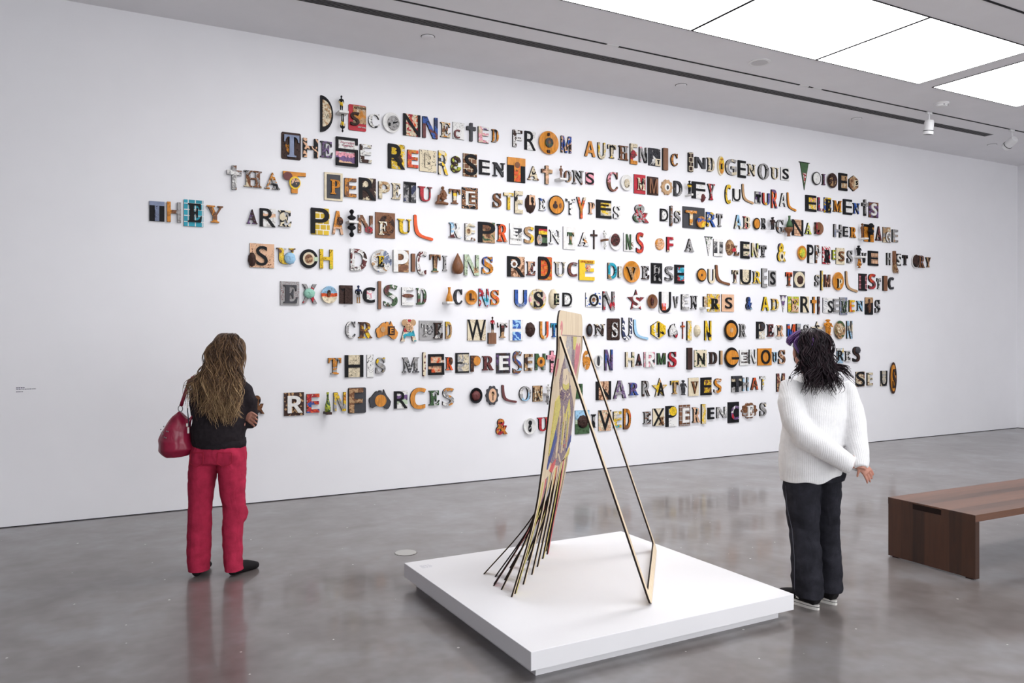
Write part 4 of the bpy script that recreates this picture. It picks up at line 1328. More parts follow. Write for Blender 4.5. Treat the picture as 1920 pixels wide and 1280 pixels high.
# ------------------------------------------------------------------ people
SKIN, nt, bs = newmat('skin')
nt.links.new(ramp(nt, noisen(nt, coords(nt), 18, 3), [(.3, (.40, .17, .12)), (.7, (.50, .245, .18))]), bs.inputs['Base Color']); bs.inputs['Roughness'].default_value = .5
bs.inputs['Subsurface Weight'].default_value = .08; bs.inputs['Subsurface Radius'].default_value = (.01, .004, .002)
def fabric(name, c, var, sc_, b, kind='noise', rough=.85):
    m, nt, bs = newmat(name)
    v = coords(nt)
    f = noisen(nt, v, sc_, 4, .6)
    col = ramp(nt, f, [(.3, tuple(x * (1 - var) for x in c)), (.7, tuple(min(1, x * (1 + var)) for x in c))])
    nt.links.new(col, bs.inputs['Base Color']); bs.inputs['Roughness'].default_value = rough
    bs.inputs['Specular IOR Level'].default_value = .08
    if kind == 'rib':
        w_ = N(nt, 'ShaderNodeTexWave', bands_direction='X'); w_.inputs['Scale'].default_value = 30; w_.inputs['Distortion'].default_value = 1.2; w_.inputs['Detail Scale'].default_value = 2
        nt.links.new(v, w_.inputs['Vector']); h = mathn(nt, 'ADD', w_.outputs['Fac'], mathn(nt, 'MULTIPLY', noisen(nt, v, 120, 2), .8))
        bump(nt, bs, h, b, .006)
    else:
        h = mathn(nt, 'ADD', mathn(nt, 'MULTIPLY', noisen(nt, coords(nt, 'Object', (0, 0, 0), (1, 1, .45)), 11, 2, .5, .8), 3), mathn(nt, 'MULTIPLY', noisen(nt, v, 350, 2), .35))
        bump(nt, bs, h, b, .012)
    return m
def hair_mat(name, stops, axis_z=None, spread=.45, gloss=.25):
    m, nt, bs = newmat(name)
    f = noisen(nt, coords(nt, 'Object', (0, 0, 0), (50, 50, 6)), 1.6, 3)
    geo = N(nt, 'ShaderNodeNewGeometry')
    f = mathn(nt, 'ADD', mathn(nt, 'MULTIPLY', f, .42), mathn(nt, 'MULTIPLY', geo.outputs['Random Per Island'], spread))
    if axis_z:
        s = N(nt, 'ShaderNodeSeparateXYZ'); nt.links.new(coords(nt), s.inputs[0])
        g = mathn(nt, 'MULTIPLY', mathn(nt, 'SUBTRACT', axis_z[0], s.outputs['Z']), axis_z[1])
        f = mathn(nt, 'ADD', f, g)
    nt.links.new(ramp(nt, f, stops), bs.inputs['Base Color']); bs.inputs['Roughness'].default_value = .36; bs.inputs['Specular IOR Level'].default_value = gloss
    return m
def finger(p0, dirv, length, r, curl, up):
    """three bent segments"""
    d, u = Vector(dirv).normalized(), Vector(up).normalized(); p = Vector(p0); P = [p.copy()]
    for k, fr in enumerate((.45, .32, .23)):
        d = (d + u * curl).normalized(); p = p + d * (length * fr); P.append(p.copy())
    return tube_vf(P, [r, r * .95, r * .85, r * .62], 8)
def hand(wrist, direction, across, normal, curl=.25, scale=1.0, thumb=1):
    """palm, four unequal bent fingers and a thumb leaving the side of the palm; curls along normal"""
    w_, d, a, n_ = Vector(wrist), Vector(direction).normalized(), Vector(across).normalized(), Vector(normal).normalized()
    s = scale; parts = [tube_vf([w_ - d * .03 * s, w_ + d * .01 * s, w_ + d * .05 * s, w_ + d * .085 * s], [(.024 * s, .019 * s), (.028 * s, .017 * s), (.039 * s, .0145 * s), (.038 * s, .012 * s)], 12, tuple(a))]
    for k, (off, ll) in enumerate(((-.030, .074), (-.010, .084), (.0105, .078), (.030, .062))):
        parts.append(finger(w_ + d * .075 * s + a * off * s, d + a * off * 2.2, ll * s, .0092 * s, curl, n_))
    parts.append(finger(w_ + d * .022 * s - a * .030 * s * thumb, d * .75 - a * .8 * thumb + n_ * .2, .062 * s, .0095 * s, curl * .6, n_ + a * .5 * thumb))
    return parts
def head_parts(c, face, s=1.0):
    """skull, jaw, nose, lips, brow, ears; face = horizontal facing direction"""
    c, f_ = Vector(c), Vector(face).normalized(); r_ = f_.cross(Vector((0, 0, 1))).normalized(); Z = Vector((0, 0, 1))
    parts = []
    def rb(p, rr, n=14, m=10):
        v, f = ball_vf((0, 0, 0), rr, n, m)
        return [p + r_ * q[0] + f_ * q[1] + Z * q[2] for q in v], f
    parts.append(rb(c + Z * .025 * s, (.074 * s, .092 * s, .085 * s), 20, 14))
    parts.append(rb(c + f_ * .03 * s - Z * .045 * s, (.054 * s, .058 * s, .062 * s)))
    parts.append(tube_vf([c + f_ * .085 * s + Z * .02 * s, c + f_ * .108 * s - Z * .02 * s], [.009 * s, .014 * s], 8))
    parts.append(rb(c + f_ * .088 * s - Z * .052 * s, (.021 * s, .009 * s, .008 * s), 10, 6))
    parts.append(rb(c + f_ * .076 * s - Z * .088 * s, (.018 * s, .014 * s, .013 * s), 10, 6))
    parts.append(rb(c + f_ * .08 * s + Z * .036 * s, (.05 * s, .012 * s, .008 * s), 10, 6))
    for sg in (-1, 1):
        parts.append(rb(c + r_ * sg * .03 * s + f_ * .080 * s + Z * .012 * s, (.013 * s, .007 * s, .007 * s), 10, 6))
        parts.append(rb(c + r_ * sg * .078 * s - f_ * .004 * s - Z * .012 * s, (.010 * s, .019 * s, .032 * s), 10, 8))
    return parts
def person(loc, label):
    return tag(empty('person', loc, -YAW), label, 'person')
def strands(rnd, specs, name, mat, parent, n=5):
    """locks of hair: each spec = (list of guide points, root radius, wave amplitude, waves, count, spread)"""
    parts = []
    for pts, r, amp, waves, cnt, spread in specs:
        ph1, ph2 = rnd.uniform(0, 6.28), rnd.uniform(0, 6.28)
        for _ in range(cnt):
            jit = Vector((rnd.gauss(0, spread), rnd.gauss(0, spread * .6), rnd.gauss(0, spread * .8)))
            p1_, p2_ = ph1 + rnd.gauss(0, .55), ph2 + rnd.gauss(0, .55); am = amp * rnd.uniform(.6, 1.3)
            P = [Vector(p) for p in pts]; K = 34; path, rad = [], []
            ext = rnd.uniform(.80, 1.0); rs = r * rnd.uniform(.7, 1.3)
            for j in range(K + 1):
                u = j / K * ext * (len(P) - 1); i = min(int(u), len(P) - 2); t = u - i
                p0, p1, p2, p3 = P[max(i - 1, 0)], P[i], P[i + 1], P[min(i + 2, len(P) - 1)]
                q = .5 * ((2 * p1) + (p2 - p0) * t + (2 * p0 - 5 * p1 + 4 * p2 - p3) * t * t + (3 * p1 - p0 - 3 * p2 + p3) * t ** 3)
                g = j / K
                wv = am * min(1, g * 1.6)
                q = q + jit * min(1, .35 + g * .9) + Vector((wv * math.sin(waves * 6.28 * g + p1_), wv * .6 * math.cos(waves * 6.28 * g + p2_) - abs(wv) * .3, 0))
                path.append(q); rr = rs * (.35 + min(.65, g * 6)) if g < .12 else rs if g < .7 else rs * (1 - (g - .7) * 2.7); rr = max(rr, .0009)
                rad.append((rr, rr * .6))
            parts.append(tube_vf(path, rad, n))
    V, F = merge(parts)
    return link(name, mesh(name, V, F, smooth=True), mat, parent)

# ---- woman with the long brown hair, red trousers (seen from behind)
W1 = person((.82, 5.66, 0), 'person with long wavy brown hair in dark sweatshirt and red trousers facing the wall')
def leg(h, k, a, r): return tube_vf([h, tuple((Vector(h) + Vector(k)) / 2), k, tuple((Vector(k) + Vector(a)) / 2), a], r, 14)
body = [tube_vf([(0, 0, .76), (0, 0, .88), (.015, 0, 1.0), (.03, 0, 1.15), (.04, 0, 1.28), (.045, .01, 1.34)], [(.15, .10), (.155, .105), (.125, .09), (.15, .10), (.15, .085), (.05, .05)], 20),
        tube_vf([(.045, .01, 1.30), (.062, .02, 1.42)], [.05, .048], 14)]
body += head_parts((.075, .035, 1.485), (.35, 1, 0))
body += [leg((-.09, 0, .80), (-.118, .0, .44), (-.122, -.01, .07), [.085, .078, .055, .05, .036]), leg((.085, 0, .80), (.10, .02, .44), (.105, -.005, .07), [.085, .078, .055, .05, .036])]
body += [tube_vf([(-.10, 0, 1.25), (-.135, .03, 1.13), (-.145, .06, 1.03)], [.035, .034, .03], 12), tube_vf([(-.15, .06, 1.03), (0, .17, 1.04), (.13, .14, 1.06)], [.035, .032, .024], 12),
         tube_vf([(.15, 0, 1.25), (.195, .02, 1.13), (.20, .05, 1.03)], [.035, .034, .03], 12), tube_vf([(.20, .05, 1.03), (.08, .17, 1.07), (-.05, .19, 1.10)], [.03, .028, .024], 12)]
body += [tube_vf([(-.122, -.02, .06), (-.125, .06, .035), (-.13, .14, .025)], [(.034, .034), (.036, .026), (.034, .018)], 10), tube_vf([(.09, -.01, .06), (.14, .06, .035), (.19, .13, .025)], [(.034, .034), (.036, .026), (.034, .018)], 10)]
body += hand((.160, .02, 1.085), (.80, -.48, -.36), (.3, .1, .95), (.1, -.7, -.3), .05, 1.0)
body += hand((-.07, .19, 1.10), (-1, -.1, .05), (0, .1, -1), (0, -1, 0), .2, .92)
link('body', organic('body', body, .0048, 1), SKIN, W1)
DARK = fabric('dark_sweat_fabric', (.022, .018, .021), .2, 40, .5)
sw_ = [tube_vf([(.012, .005, .845), (.006, .005, .875), (.0, 0, .93), (.012, 0, 1.05), (.03, 0, 1.17), (.04, 0, 1.26), (.045, .005, 1.315), (.05, .01, 1.345)],
               [(.168, .125), (.176, .132), (.182, .14), (.178, .137), (.178, .13), (.150, .105), (.105, .08), (.062, .06)], 28),
       tube_vf([(.0, 0, 1.300), (-.07, 0, 1.288), (-.122, .005, 1.245), (-.146, .02, 1.18), (-.150, .035, 1.08), (-.140, .065, 1.0)], [.04, .050, .056, .055, .052, .052], 16),
       tube_vf([(-.145, .065, 1.02), (-.05, .155, 1.03), (.09, .185, 1.06), (.14, .14, 1.07)], [.058, .054, .046, .042], 16),
       tube_vf([(.07, 0, 1.300), (.13, 0, 1.285), (.182, .005, 1.235), (.205, .012, 1.17), (.210, .03, 1.08), (.196, .06, .995)], [.04, .050, .054, .05, .046, .046], 16),
       tube_vf([(.20, .06, 1.01), (.12, .16, 1.05), (-.02, .20, 1.09)], [.046, .046, .042], 16)]
me = organic('sweatshirt', sw_, .009, 5)
wobble(me, .010, (6, 6, 16), 3); wobble(me, .004, (18, 18, 26), 8)
swt = link('sweatshirt', me, DARK, W1); tag(swt, 'dark sweatshirt')
hem = tube_vf([(.012, .005, .838), (.010, .005, .862), (.006, .005, .885)], [(.170, .128), (.176, .133), (.178, .136)], 28)
link('hem_band', mesh('hem_band', *hem, smooth=True), fabric('rib_hem', (.02, .017, .02), .2, 60, .5), swt)
RED = fabric('red_corduroy', (.37, .024, .060), .22, 14, .5, rough=.8)
tr = [tube_vf([(0, .005, .93), (0, .005, .86), (0, 0, .80), (-.002, -.005, .74)], [(.172, .12), (.182, .128), (.188, .135), (.190, .13)], 26),
      tube_vf([(-.092, -.005, .78), (-.103, 0, .66), (-.115, .0, .55), (-.120, .0, .43), (-.126, -.005, .25), (-.125, -.012, .10), (-.122, -.018, .0)], [(.094, .12), (.090, .108), (.082, .092), (.076, .082), (.080, .088), (.073, .085), (.066, .085)], 20),
      tube_vf([(.090, -.005, .78), (.096, 0, .66), (.096, .005, .55), (.103, .015, .43), (.098, .005, .30), (.094, .0, .20), (.105, -.01, .10), (.112, -.012, .0)], [(.094, .12), (.089, .108), (.081, .092), (.075, .082), (.066, .08), (.063, .078), (.062, .08), (.058, .085)], 20),
      ball_vf((.140, .05, .395), (.042, .05, .07)), ball_vf((-.08, -.055, .80), (.085, .07, .085)), ball_vf((.085, -.055, .80), (.085, .07, .085))]
me = organic('trousers', tr, .008, 5)
wobble(me, .006, (7, 7, 14), 1); wobble(me, .003, (16, 16, 36), 5)
for v in me.vertices: v.co.z = max(v.co.z, .032 + .12 * max(0, v.co.y))
tro = link('trousers', me, RED, W1); tag(tro, 'red trousers')
SEAM = plain('red_seam', (.28, .012, .03), .8)
for sx in (-1, 1):
    P = [(sx * .048, -.136, .835), (sx * .135, -.125, .832), (sx * .14, -.135, .765), (sx * .092, -.150, .742), (sx * .046, -.146, .765)]
    parts = [tube_vf([P[i], P[(i + 1) % 5]], [.0022, .0022], 6) for i in range(5)]
    V, F = merge(parts); link('back_pocket', mesh('back_pocket', V, F), SEAM, tro)
SHOE = plain('black_suede', (.012, .011, .012), .8)
def plain_shoe(heel, toe, w_, parent, mat):
    h, t = Vector(heel), Vector(toe); d = (t - h)
    P = [h + d * u for u in (-.02, .06, .3, .6, .85, 1.0)]
    zz = [.035, .042, .046, .038, .028, .02]; ww = [.022, .034, .035, .042, .040, .02]
    parts = [tube_vf([(p.x, p.y, z_ * .98 + .0) for p, z_ in zip(P, zz)], [(a * w_, z_) for a, z_ in zip(ww, zz)], 16, (d.y, -d.x, 0))]
    me = organic('shoe', parts, .005, 2)
    for v in me.vertices: v.co.z = max(v.co.z, .0)
    return link('shoe', me, mat, parent)
plain_shoe((-.125, -.075, 0), (-.13, .165, 0), 1.0, W1, SHOE); plain_shoe((.094, -.050, 0), (.222, .140, 0), .92, W1, SHOE)
BRH = hair_mat('brown_blond_hair', [(.18, (.030, .016, .010)), (.42, (.078, .043, .025)), (.62, (.19, .11, .055)), (.90, (.55, .38, .20))], (1.56, .62), .34)
cap_ = [ball_vf((.078, .02, 1.505), (.095, .105, .098), 24, 16), tube_vf([(.075, -.03, 1.52), (.065, -.065, 1.42), (.062, -.10, 1.30), (.085, -.125, 1.20)], [(.085, .06), (.105, .055), (.115, .045), (.11, .03)], 18)]
me = organic('hair', cap_, .008, 4)
for v in me.vertices:      # keep the face clear
    d = Vector((.35, 1, 0)).normalized(); q = v.co - Vector((.075, .03, 1.47))
    if q.dot(d) > .04 and v.co.z < 1.535: v.co -= d * (q.dot(d) - .04)
wobble(me, .006, (40, 40, 5), 2)
hr = link('hair', me, BRH, W1)
rnd = random.Random(11); sp = []
for i in range(17):       # locks over the back
    u = i / 16; xe = -.03 + .235 * u; ze = 1.0 + .10 * abs(u - .55) + rnd.uniform(-.01, .06)
    xm = -.025 + .20 * u
    sp.append(([(.080 + (u - .5) * .05, .045, 1.606), (.078 + (u - .5) * .10, -.035, 1.598), (.072 + (u - .5) * .165, -.085, 1.53), (.062 + (u - .5) * .20, -.098, 1.42), (xm, -.128, 1.30), (xm + .01, -.158, 1.17), (xe, -.162, ze)], .0034, .020, rnd.uniform(2.6, 4.2), 44, .016))
for xe, ze, c in ((-.155, 1.24, 4), (-.165, 1.12, 3), (-.12, 1.16, 4), (-.10, 1.10, 4), (-.07, 1.14, 4), (-.045, 1.06, 4), (-.14, 1.17, 3)):    # locks over the near shoulder
    sp.append(([(.05, -.02, 1.595), (.0, -.06, 1.52), (-.03, -.07, 1.42), (-.075, -.085, 1.335), (xe * .9, -.125, 1.27), (xe, -.145, ze)], .0036, .018, rnd.uniform(2, 3.4), c * 5, .014))
for sx in (-1, 1):        # hair framing the crown
    for k in range(4):
        sp.append(([(.082, .05 - k * .02, 1.605), (.078 + sx * .065, .04 - k * .03, 1.57), (.075 + sx * .096, .0 - k * .02, 1.49), (.07 + sx * .10, -.03 - k * .015, 1.40), (.065 + sx * .115, -.09, 1.30)], .0042, .006, 1.5, 16, .010))
strands(rnd, sp, 'hair_locks', BRH, hr)

# ---- her shoulder bag: a thing of its own
LEA, nt, bs = newmat('crimson_leather')
nt.links.new(ramp(nt, noisen(nt, coords(nt), 14, 3), [(.3, (.20, .006, .03)), (.7, (.31, .014, .05))]), bs.inputs['Base Color']); bs.inputs['Roughness'].default_value = .34
bump(nt, bs, noisen(nt, coords(nt, 'Object', (0, 0, 0), (1, 1, .5)), 16, 2, .5, .7), .5, .012)
bag = tag(empty('shoulder_bag', (.82, 5.66, 0), -YAW), 'crimson leather slouchy shoulder bag hanging from the shoulder of the person in red trousers', 'bag')
bp = [tube_vf([(-.265, -.03, .795), (-.268, -.03, .84), (-.272, -.03, .90), (-.255, -.03, .98), (-.225, -.03, 1.05), (-.206, -.03, 1.085)], [(.075, .05), (.118, .085), (.112, .095), (.085, .08), (.062, .045), (.056, .022)], 24),
      ball_vf((-.335, -.03, .87), (.045, .055, .03)), tube_vf([(-.255, -.03, 1.088), (-.205, -.045, 1.05), (-.16, -.03, 1.075)], [.012, .01, .012], 10)]
me = organic('bag_body', bp, .006, 4); wobble(me, .012, (9, 9, 9), 4); wobble(me, .005, (22, 22, 14), 9)
for v in me.vertices:     # soft fold in the top edge
    k_ = math.exp(-((v.co.x + .205) / .035) ** 2) * max(0, (v.co.z - .97) / .12); v.co.z -= .035 * k_; v.co.y += .02 * k_
link('bag_body', me, LEA, bag)
STEEL = plain('dark_steel', (.25, .25, .26), .3, metal=1)
def ring(c, r, t, name, parent, m, ax=(1, 0, 0)):
    a = Vector(ax).normalized(); b = Vector((0, 0, 1)); P = [Vector(c) + a * (r * .75 * math.cos(R(k * 20))) + b * (r * math.sin(R(k * 20))) for k in range(19)]
    V, F = tube_vf(P, [t] * 19, 7); return link(name, mesh(name, V, F, smooth=True), m, parent)
ring((-.240, -.035, 1.115), .020, .003, 'strap_ring', bag, STEEL)
V, F = tube_vf([(-.236, -.035, 1.135), (-.215, -.04, 1.19), (-.185, -.05, 1.27), (-.155, -.045, 1.322), (-.12, .0, 1.340), (-.12, .05, 1.322), (-.15, .085, 1.25), (-.16, .06, 1.15), (-.165, .0, 1.085)], [(.012, .008)] * 9, 8, (1, 0, 0))
link('strap', mesh('strap', V, F, smooth=True), LEA, bag)
bl = []; pts_ = [(-.315, 1.005), (-.335, .985), (-.33, .965), (-.322, .955), (-.31, .935), (-.30, .93), (-.295, .975), (-.285, .972), (-.318, .978)]
V, F = merge([ball_vf((x_, -.123 + .012 * abs(x_ + .28) * 10, z_), (.0045, .004, .0045), 8, 6) for x_, z_ in pts_]); link('studs', mesh('studs', V, F, smooth=True), STEEL, bag)
V, F = tube_vf([(-.145, -.15, 1.16), (-.143, -.155, 1.11), (-.137, -.155, 1.06), (-.135, -.155, 1.01)], [.0035] * 4, 6); link('charm_cord', mesh('charm_cord', V, F), plain('charm_dark', (.02, .02, .03), .5), bag)
box('charm', [(-.148, -.140, -.159, -.152, 1.13, 1.165), (-.143, -.132, -.161, -.153, .965, 1.005), (-.15, -.139, -.161, -.154, 1.01, 1.03)], plain('charm_white', (.62, .58, .55), .5), bag, bev=.001)

# ---- woman in the white sweater
W2 = person((3.852, 3.275, 0), 'person with black and purple hair in white knit sweater, hands clasped behind the back')
body = [tube_vf([(-.03, .03, .80), (-.035, .03, .92), (-.03, .02, 1.05), (-.02, .02, 1.2), (-.02, .02, 1.31), (-.03, .02, 1.37)], [(.14, .10), (.15, .11), (.125, .09), (.15, .10), (.14, .085), (.05, .05)], 20),
        tube_vf([(-.04, .02, 1.33), (-.055, .03, 1.46)], [.05, .046], 14)]
body += head_parts((-.062, .035, 1.515), (-.14, 1, 0), 1.0)
body += [leg((-.11, .0, .82), (-.10, .02, .44), (-.075, -.02, .07), [.085, .08, .055, .05, .036]), leg((.06, .07, .82), (.07, .08, .44), (.075, .08, .07), [.085, .08, .055, .05, .036])]
body += [tube_vf([(-.17, .0, 1.31), (-.185, -.06, 1.18), (-.15, -.10, 1.05)], [.045, .04, .036], 12), tube_vf([(-.15, -.10, 1.05), (.0, -.18, .94), (.09, -.195, .885)], [.036, .032, .024], 12),
         tube_vf([(.16, .02, 1.31), (.2, -.02, 1.18), (.205, -.06, 1.05)], [.045, .04, .036], 12), tube_vf([(.205, -.06, 1.05), (.195, -.14, .95), (.165, -.19, .845)], [.036, .032, .024], 12)]
body += [tube_vf([(-.060, -.01, .065), (-.095, .055, .045), (-.135, .13, .034)], [(.028, .028), (.028, .02), (.026, .014)], 10), tube_vf([(.085, .07, .065), (.05, .14, .045), (.01, .215, .034)], [(.028, .028), (.028, .02), (.026, .014)], 10)]
body += hand((.158, -.182, .880), (.55, -.02, -.62), (.62, .15, .58), (-.25, .7, -.5), .24, .84, 1)
body += hand((.085, -.195, .885), (.9, .30, -.15), (-.15, .1, -.9), (.2, .9, 0), .35, .75, 1)
link('body', organic('body', body, .0046, 1), SKIN, W2)
KNIT = fabric('white_rib_knit', (.70, .695, .70), .05, 30, .22, 'rib', .9)
sw_ = [tube_vf([(-.045, .02, .68), (-.045, .02, .77), (-.045, .02, .90), (-.03, .02, 1.05), (-.02, .02, 1.18), (-.012, .02, 1.29), (-.015, .02, 1.36), (-.03, .02, 1.405)],
               [(.168, .145), (.180, .16), (.188, .165), (.182, .16), (.185, .145), (.185, .115), (.125, .085), (.07, .065)], 30),
       tube_vf([(-.15, .01, 1.315), (-.185, -.04, 1.22), (-.182, -.085, 1.12), (-.135, -.125, 1.03), (-.05, -.175, .97), (.04, -.205, .905), (.10, -.215, .872)], [.075, .076, .074, .072, .066, .058, .052], 18),
       tube_vf([(.13, .02, 1.315), (.172, .0, 1.22), (.192, -.03, 1.12), (.190, -.065, 1.04), (.180, -.11, .96), (.170, -.155, .89), (.163, -.178, .850)], [.075, .070, .066, .064, .060, .055, .047], 18)]
me = organic('sweater', sw_, .0085, 4)
wobble(me, .008, (6, 6, 10), 6); wobble(me, .0035, (16, 16, 16), 2)
for v in me.vertices:      # flat hem, riding up on one side
    v.co.z = max(v.co.z, .752 + .055 * max(0, min(1, (v.co.x + .06) / .2)) + .006 * math.sin(v.co.x * 40))
swr = link('sweater', me, KNIT, W2); tag(swr, 'white ribbed knit sweater')
DEN = fabric('black_denim', (.020, .020, .026), .45, 9, .6, rough=.8)
tr = [tube_vf([(-.02, .03, .93), (-.02, .03, .84), (-.02, .03, .75)], [(.165, .125), (.175, .13), (.178, .13)], 26),
      tube_vf([(-.105, .0, .82), (-.105, .0, .70), (-.097, .0, .58), (-.088, .005, .45), (-.080, .0, .32), (-.078, -.01, .18), (-.070, -.02, .035)], [(.098, .12), (.103, .115), (.098, .105), (.086, .095), (.086, .098), (.090, .104), (.082, .10)], 20),
      tube_vf([(.062, .07, .82), (.066, .07, .70), (.070, .075, .58), (.074, .08, .45), (.080, .08, .32), (.086, .08, .18), (.088, .08, .045)], [(.092, .115), (.085, .11), (.078, .10), (.072, .095), (.074, .098), (.078, .10), (.074, .098)], 20)]
me = organic('trousers', tr, .008, 5); wobble(me, .010, (6, 6, 12), 7); wobble(me, .005, (14, 14, 26), 3)
for v in me.vertices: v.co.z = max(v.co.z, .078 + .10 * max(0, v.co.y - .05))
jn = link('trousers', me, DEN, W2); tag(jn, 'wide black jeans')
STITCH = plain('pale_stitch', (.06, .06, .075), .7)
V, F = tube_vf([(-.206, -.02, .72), (-.203, -.03, .6), (-.178, -.045, .47), (-.166, -.05, .3), (-.166, -.05, .12)], [.0022] * 5, 6); link('side_seam', mesh('side_seam', V, F), STITCH, jn)
SOLE = plain('white_rubber', (.72, .70, .66), .5)
def sneaker(heel, toe, parent):
    h, t = Vector(heel), Vector(toe); d = (t - h); n_ = Vector((d.y, -d.x, 0)).normalized(); dn = d.normalized()
    P = [h + d * u for u in (-.01, .05, .3, .6, .86, 1.0)]
    zz = [.072, .088, .084, .064, .046, .034]; ww = [.028, .037, .038, .044, .042, .024]
    me = organic('shoe', [tube_vf([(p.x, p.y, .018 + z_ * .5) for p, z_ in zip(P, zz)], [(a, z_ * .55) for a, z_ in zip(ww, zz)], 16, tuple(n_))], .005, 2)
    for v in me.vertices: v.co.z = max(v.co.z, .012)
    s = link('shoe', me, SHOE, parent)
    out = []
    m_ = 28
    for i in range(m_):
        a = 2 * math.pi * i / m_; cu, cw = .5 - .53 * math.cos(a), math.sin(a)
        wd = .046 if cu > .5 else .041
        q = h + d * cu + n_ * (cw * wd * (1 if abs(cw) < .99 else 1)); out.append((q.x, q.y))
    V = [(x_, y_, 0) for x_, y_ in out] + [(x_, y_, .030) for x_, y_ in out]
    F = [tuple(range(m_))[::-1], tuple(range(m_, 2 * m_))] + [(i, (i + 1) % m_, m_ + (i + 1) % m_, m_ + i) for i in range(m_)]
    so = link('sole', mesh('sole', V, F), SOLE, s)
    ln2 = [(x_ + (x_ - (h + d * .5).x) * .012, y_ + (y_ - (h + d * .5).y) * .012) for x_, y_ in out]
    V = [(x_, y_, .0165) for x_, y_ in ln2] + [(x_, y_, .0195) for x_, y_ in ln2]
    F = [(i, (i + 1) % m_, m_ + (i + 1) % m_, m_ + i) for i in range(m_)]
    link('sole_stripe', mesh('sole_stripe', V, F), SHOE, so)
    c = h + d * .56; lace = []
    for k in range(4):
        b = h + d * (.50 + .07 * k); zl = .078 - .008 * k
        lace.append(tube_vf([tuple(b + n_ * .028 + Vector((0, 0, zl - .014))), tuple(b + Vector((0, 0, zl))), tuple(b - n_ * .028 + Vector((0, 0, zl - .014)))], [.004] * 3, 6))
    V, F = merge(lace); link('laces', mesh('laces', V, F), SOLE, s)
    for sg in (-1, 1):
        c = h + d * .42 + n_ * sg * .040 + Vector((0, 0, .052)); P5 = []
        for i in range(10):
            a = R(90 + 36 * i); rr = .014 if i % 2 == 0 else .006
            P5.append(c + dn * (rr * math.cos(a)) + Vector((0, 0, rr * math.sin(a))) )
        V = [tuple(p_ + n_ * sg * .004) for p_ in P5] + [tuple(p_ - n_ * sg * .006) for p_ in P5]
        F = [tuple(range(10)), tuple(range(10, 20))[::-1]] + [(i, (i + 1) % 10, 10 + (i + 1) % 10, 10 + i) for i in range(10)]
        link('star', mesh('star', V, F), SOLE, s)
    return s
sneaker((-.030, -.055, 0), (-.165, .185, 0), W2); sneaker((.108, .03, 0), (-.02, .27, 0), W2)
BLH = hair_mat('black_hair', [(.2, (.006, .004, .006)), (.55, (.016, .009, .012)), (.9, (.04, .018, .024))], None, .45, .12)
PUR = hair_mat('purple_hair', [(.2, (.045, .012, .06)), (.5, (.12, .05, .20)), (.9, (.36, .24, .60))])
cap_ = [ball_vf((-.058, .015, 1.535), (.088, .102, .097), 24, 16), tube_vf([(-.055, -.02, 1.56), (-.045, -.05, 1.46), (-.04, -.07, 1.40)], [(.078, .07), (.082, .065), (.07, .05)], 18)]
me = organic('hair', cap_, .008, 4)
fd = Vector((-.14, 1, 0)).normalized()
for v in me.vertices:
    q = v.co - Vector((-.06, .03, 1.5))
    if q.dot(fd) > .035 and v.co.z < 1.56: v.co -= fd * (q.dot(fd) - .035)
    if q.dot(fd) > -.035 and v.co.z < 1.535 and v.co.x < -.1 : v.co -= fd * .012
wobble(me, .008, (30, 30, 8), 5)
hr = link('hair', me, BLH, W2); tag(hr, 'black wavy hair')
rnd = random.Random(21); sp = []
for i in range(13):
    u = i / 12; xe = -.135 + .205 * u; ze = 1.29 + rnd.uniform(-.04, .07)
    sp.append(([(-.058 + (u - .5) * .04, .05, 1.632), (-.056 + (u - .5) * .09, -.02, 1.634), (-.055 + (u - .5) * .135, -.074, 1.585), (-.05 + (u - .5) * .155, -.09, 1.48), (-.045 + (u - .5) * .15, -.10, 1.40), (xe, -.125, ze)], .0036, .017, rnd.uniform(2.2, 3.6), 38, .012))
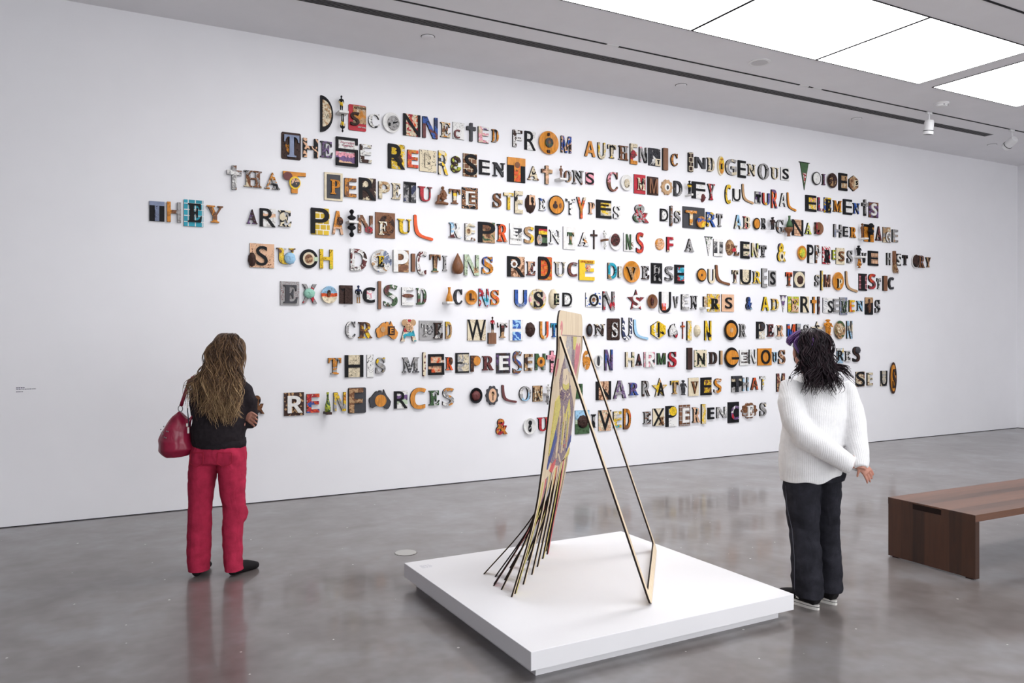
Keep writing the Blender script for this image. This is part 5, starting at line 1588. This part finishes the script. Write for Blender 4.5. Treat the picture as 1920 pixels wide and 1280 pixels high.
for xe, ze, c in ((-.15, 1.27, 2), (-.075, 1.265, 2), (.03, 1.27, 4), (.055, 1.275, 4), (-.02, 1.28, 3), (.0, 1.26, 2)):
    sp.append(([(-.05, -.02, 1.63), (-.03, -.085, 1.56), (.0, -.10, 1.45), (xe * .8, -.135, 1.36), (xe, -.15, ze)], .0036, .024, rnd.uniform(1.5, 2.4), c * 6, .010))
for xe, ze, c in ((.155, 1.36, 4), (.12, 1.40, 3), (.18, 1.31, 2)):      # locks lifting off over the far shoulder
    sp.append(([(-.01, -.04, 1.60), (.01, -.07, 1.50), (.03, -.075, 1.43), (.09, -.09, 1.415), (xe, -.085, ze)], .0034, .014, 1.6, c * 6, .012))
for k in range(4):
    sp.append(([(-.05, .02, 1.635), (-.005, .01, 1.622), (.022, -.01, 1.56), (.026, -.03, 1.48), (.02, -.06, 1.40)], .0045, .008, 1.8, 18, .012))
for xe, ze, c in ((-.17, 1.37, 3), (-.215, 1.32, 1), (-.15, 1.41, 3)):
    sp.append(([(-.07, -.03, 1.62), (-.11, -.07, 1.54), (-.12, -.085, 1.46), (-.15, -.075, 1.41), (xe, -.06, ze)], .0036, .014, 1.8, c * 5, .010))
strands(rnd, sp, 'hair_locks', BLH, hr)
sp = []
for k in range(7):
    sp.append(([(-.065, .02, 1.636), (-.098, .01 + .010 * k, 1.630), (-.136, .02 + .010 * k, 1.605), (-.158, .03 + .01 * k, 1.572), (-.158, .04, 1.548)], .0040, .006, 1.2, 16, .006))
for k in range(4):
    sp.append(([(-.075, -.01, 1.632), (-.118, -.02, 1.60), (-.140, -.03 + .008 * k, 1.555), (-.118, -.055, 1.50), (-.105, -.065, 1.44)], .0040, .006, 1.2, 14, .008))
for k in range(8):
    sp.append(([(-.066, .0, 1.637), (-.090 + .004 * k, -.035 - .004 * k, 1.612), (-.120 + .006 * k, -.055 - .004 * k, 1.560), (-.118 + .006 * k, -.078, 1.50), (-.108 + .005 * k, -.092, 1.43)], .0034, .007, 1.6, 12, .006))
pu = strands(rnd, sp, 'fringe', PUR, hr); tag(pu, 'purple dyed hair at the front')
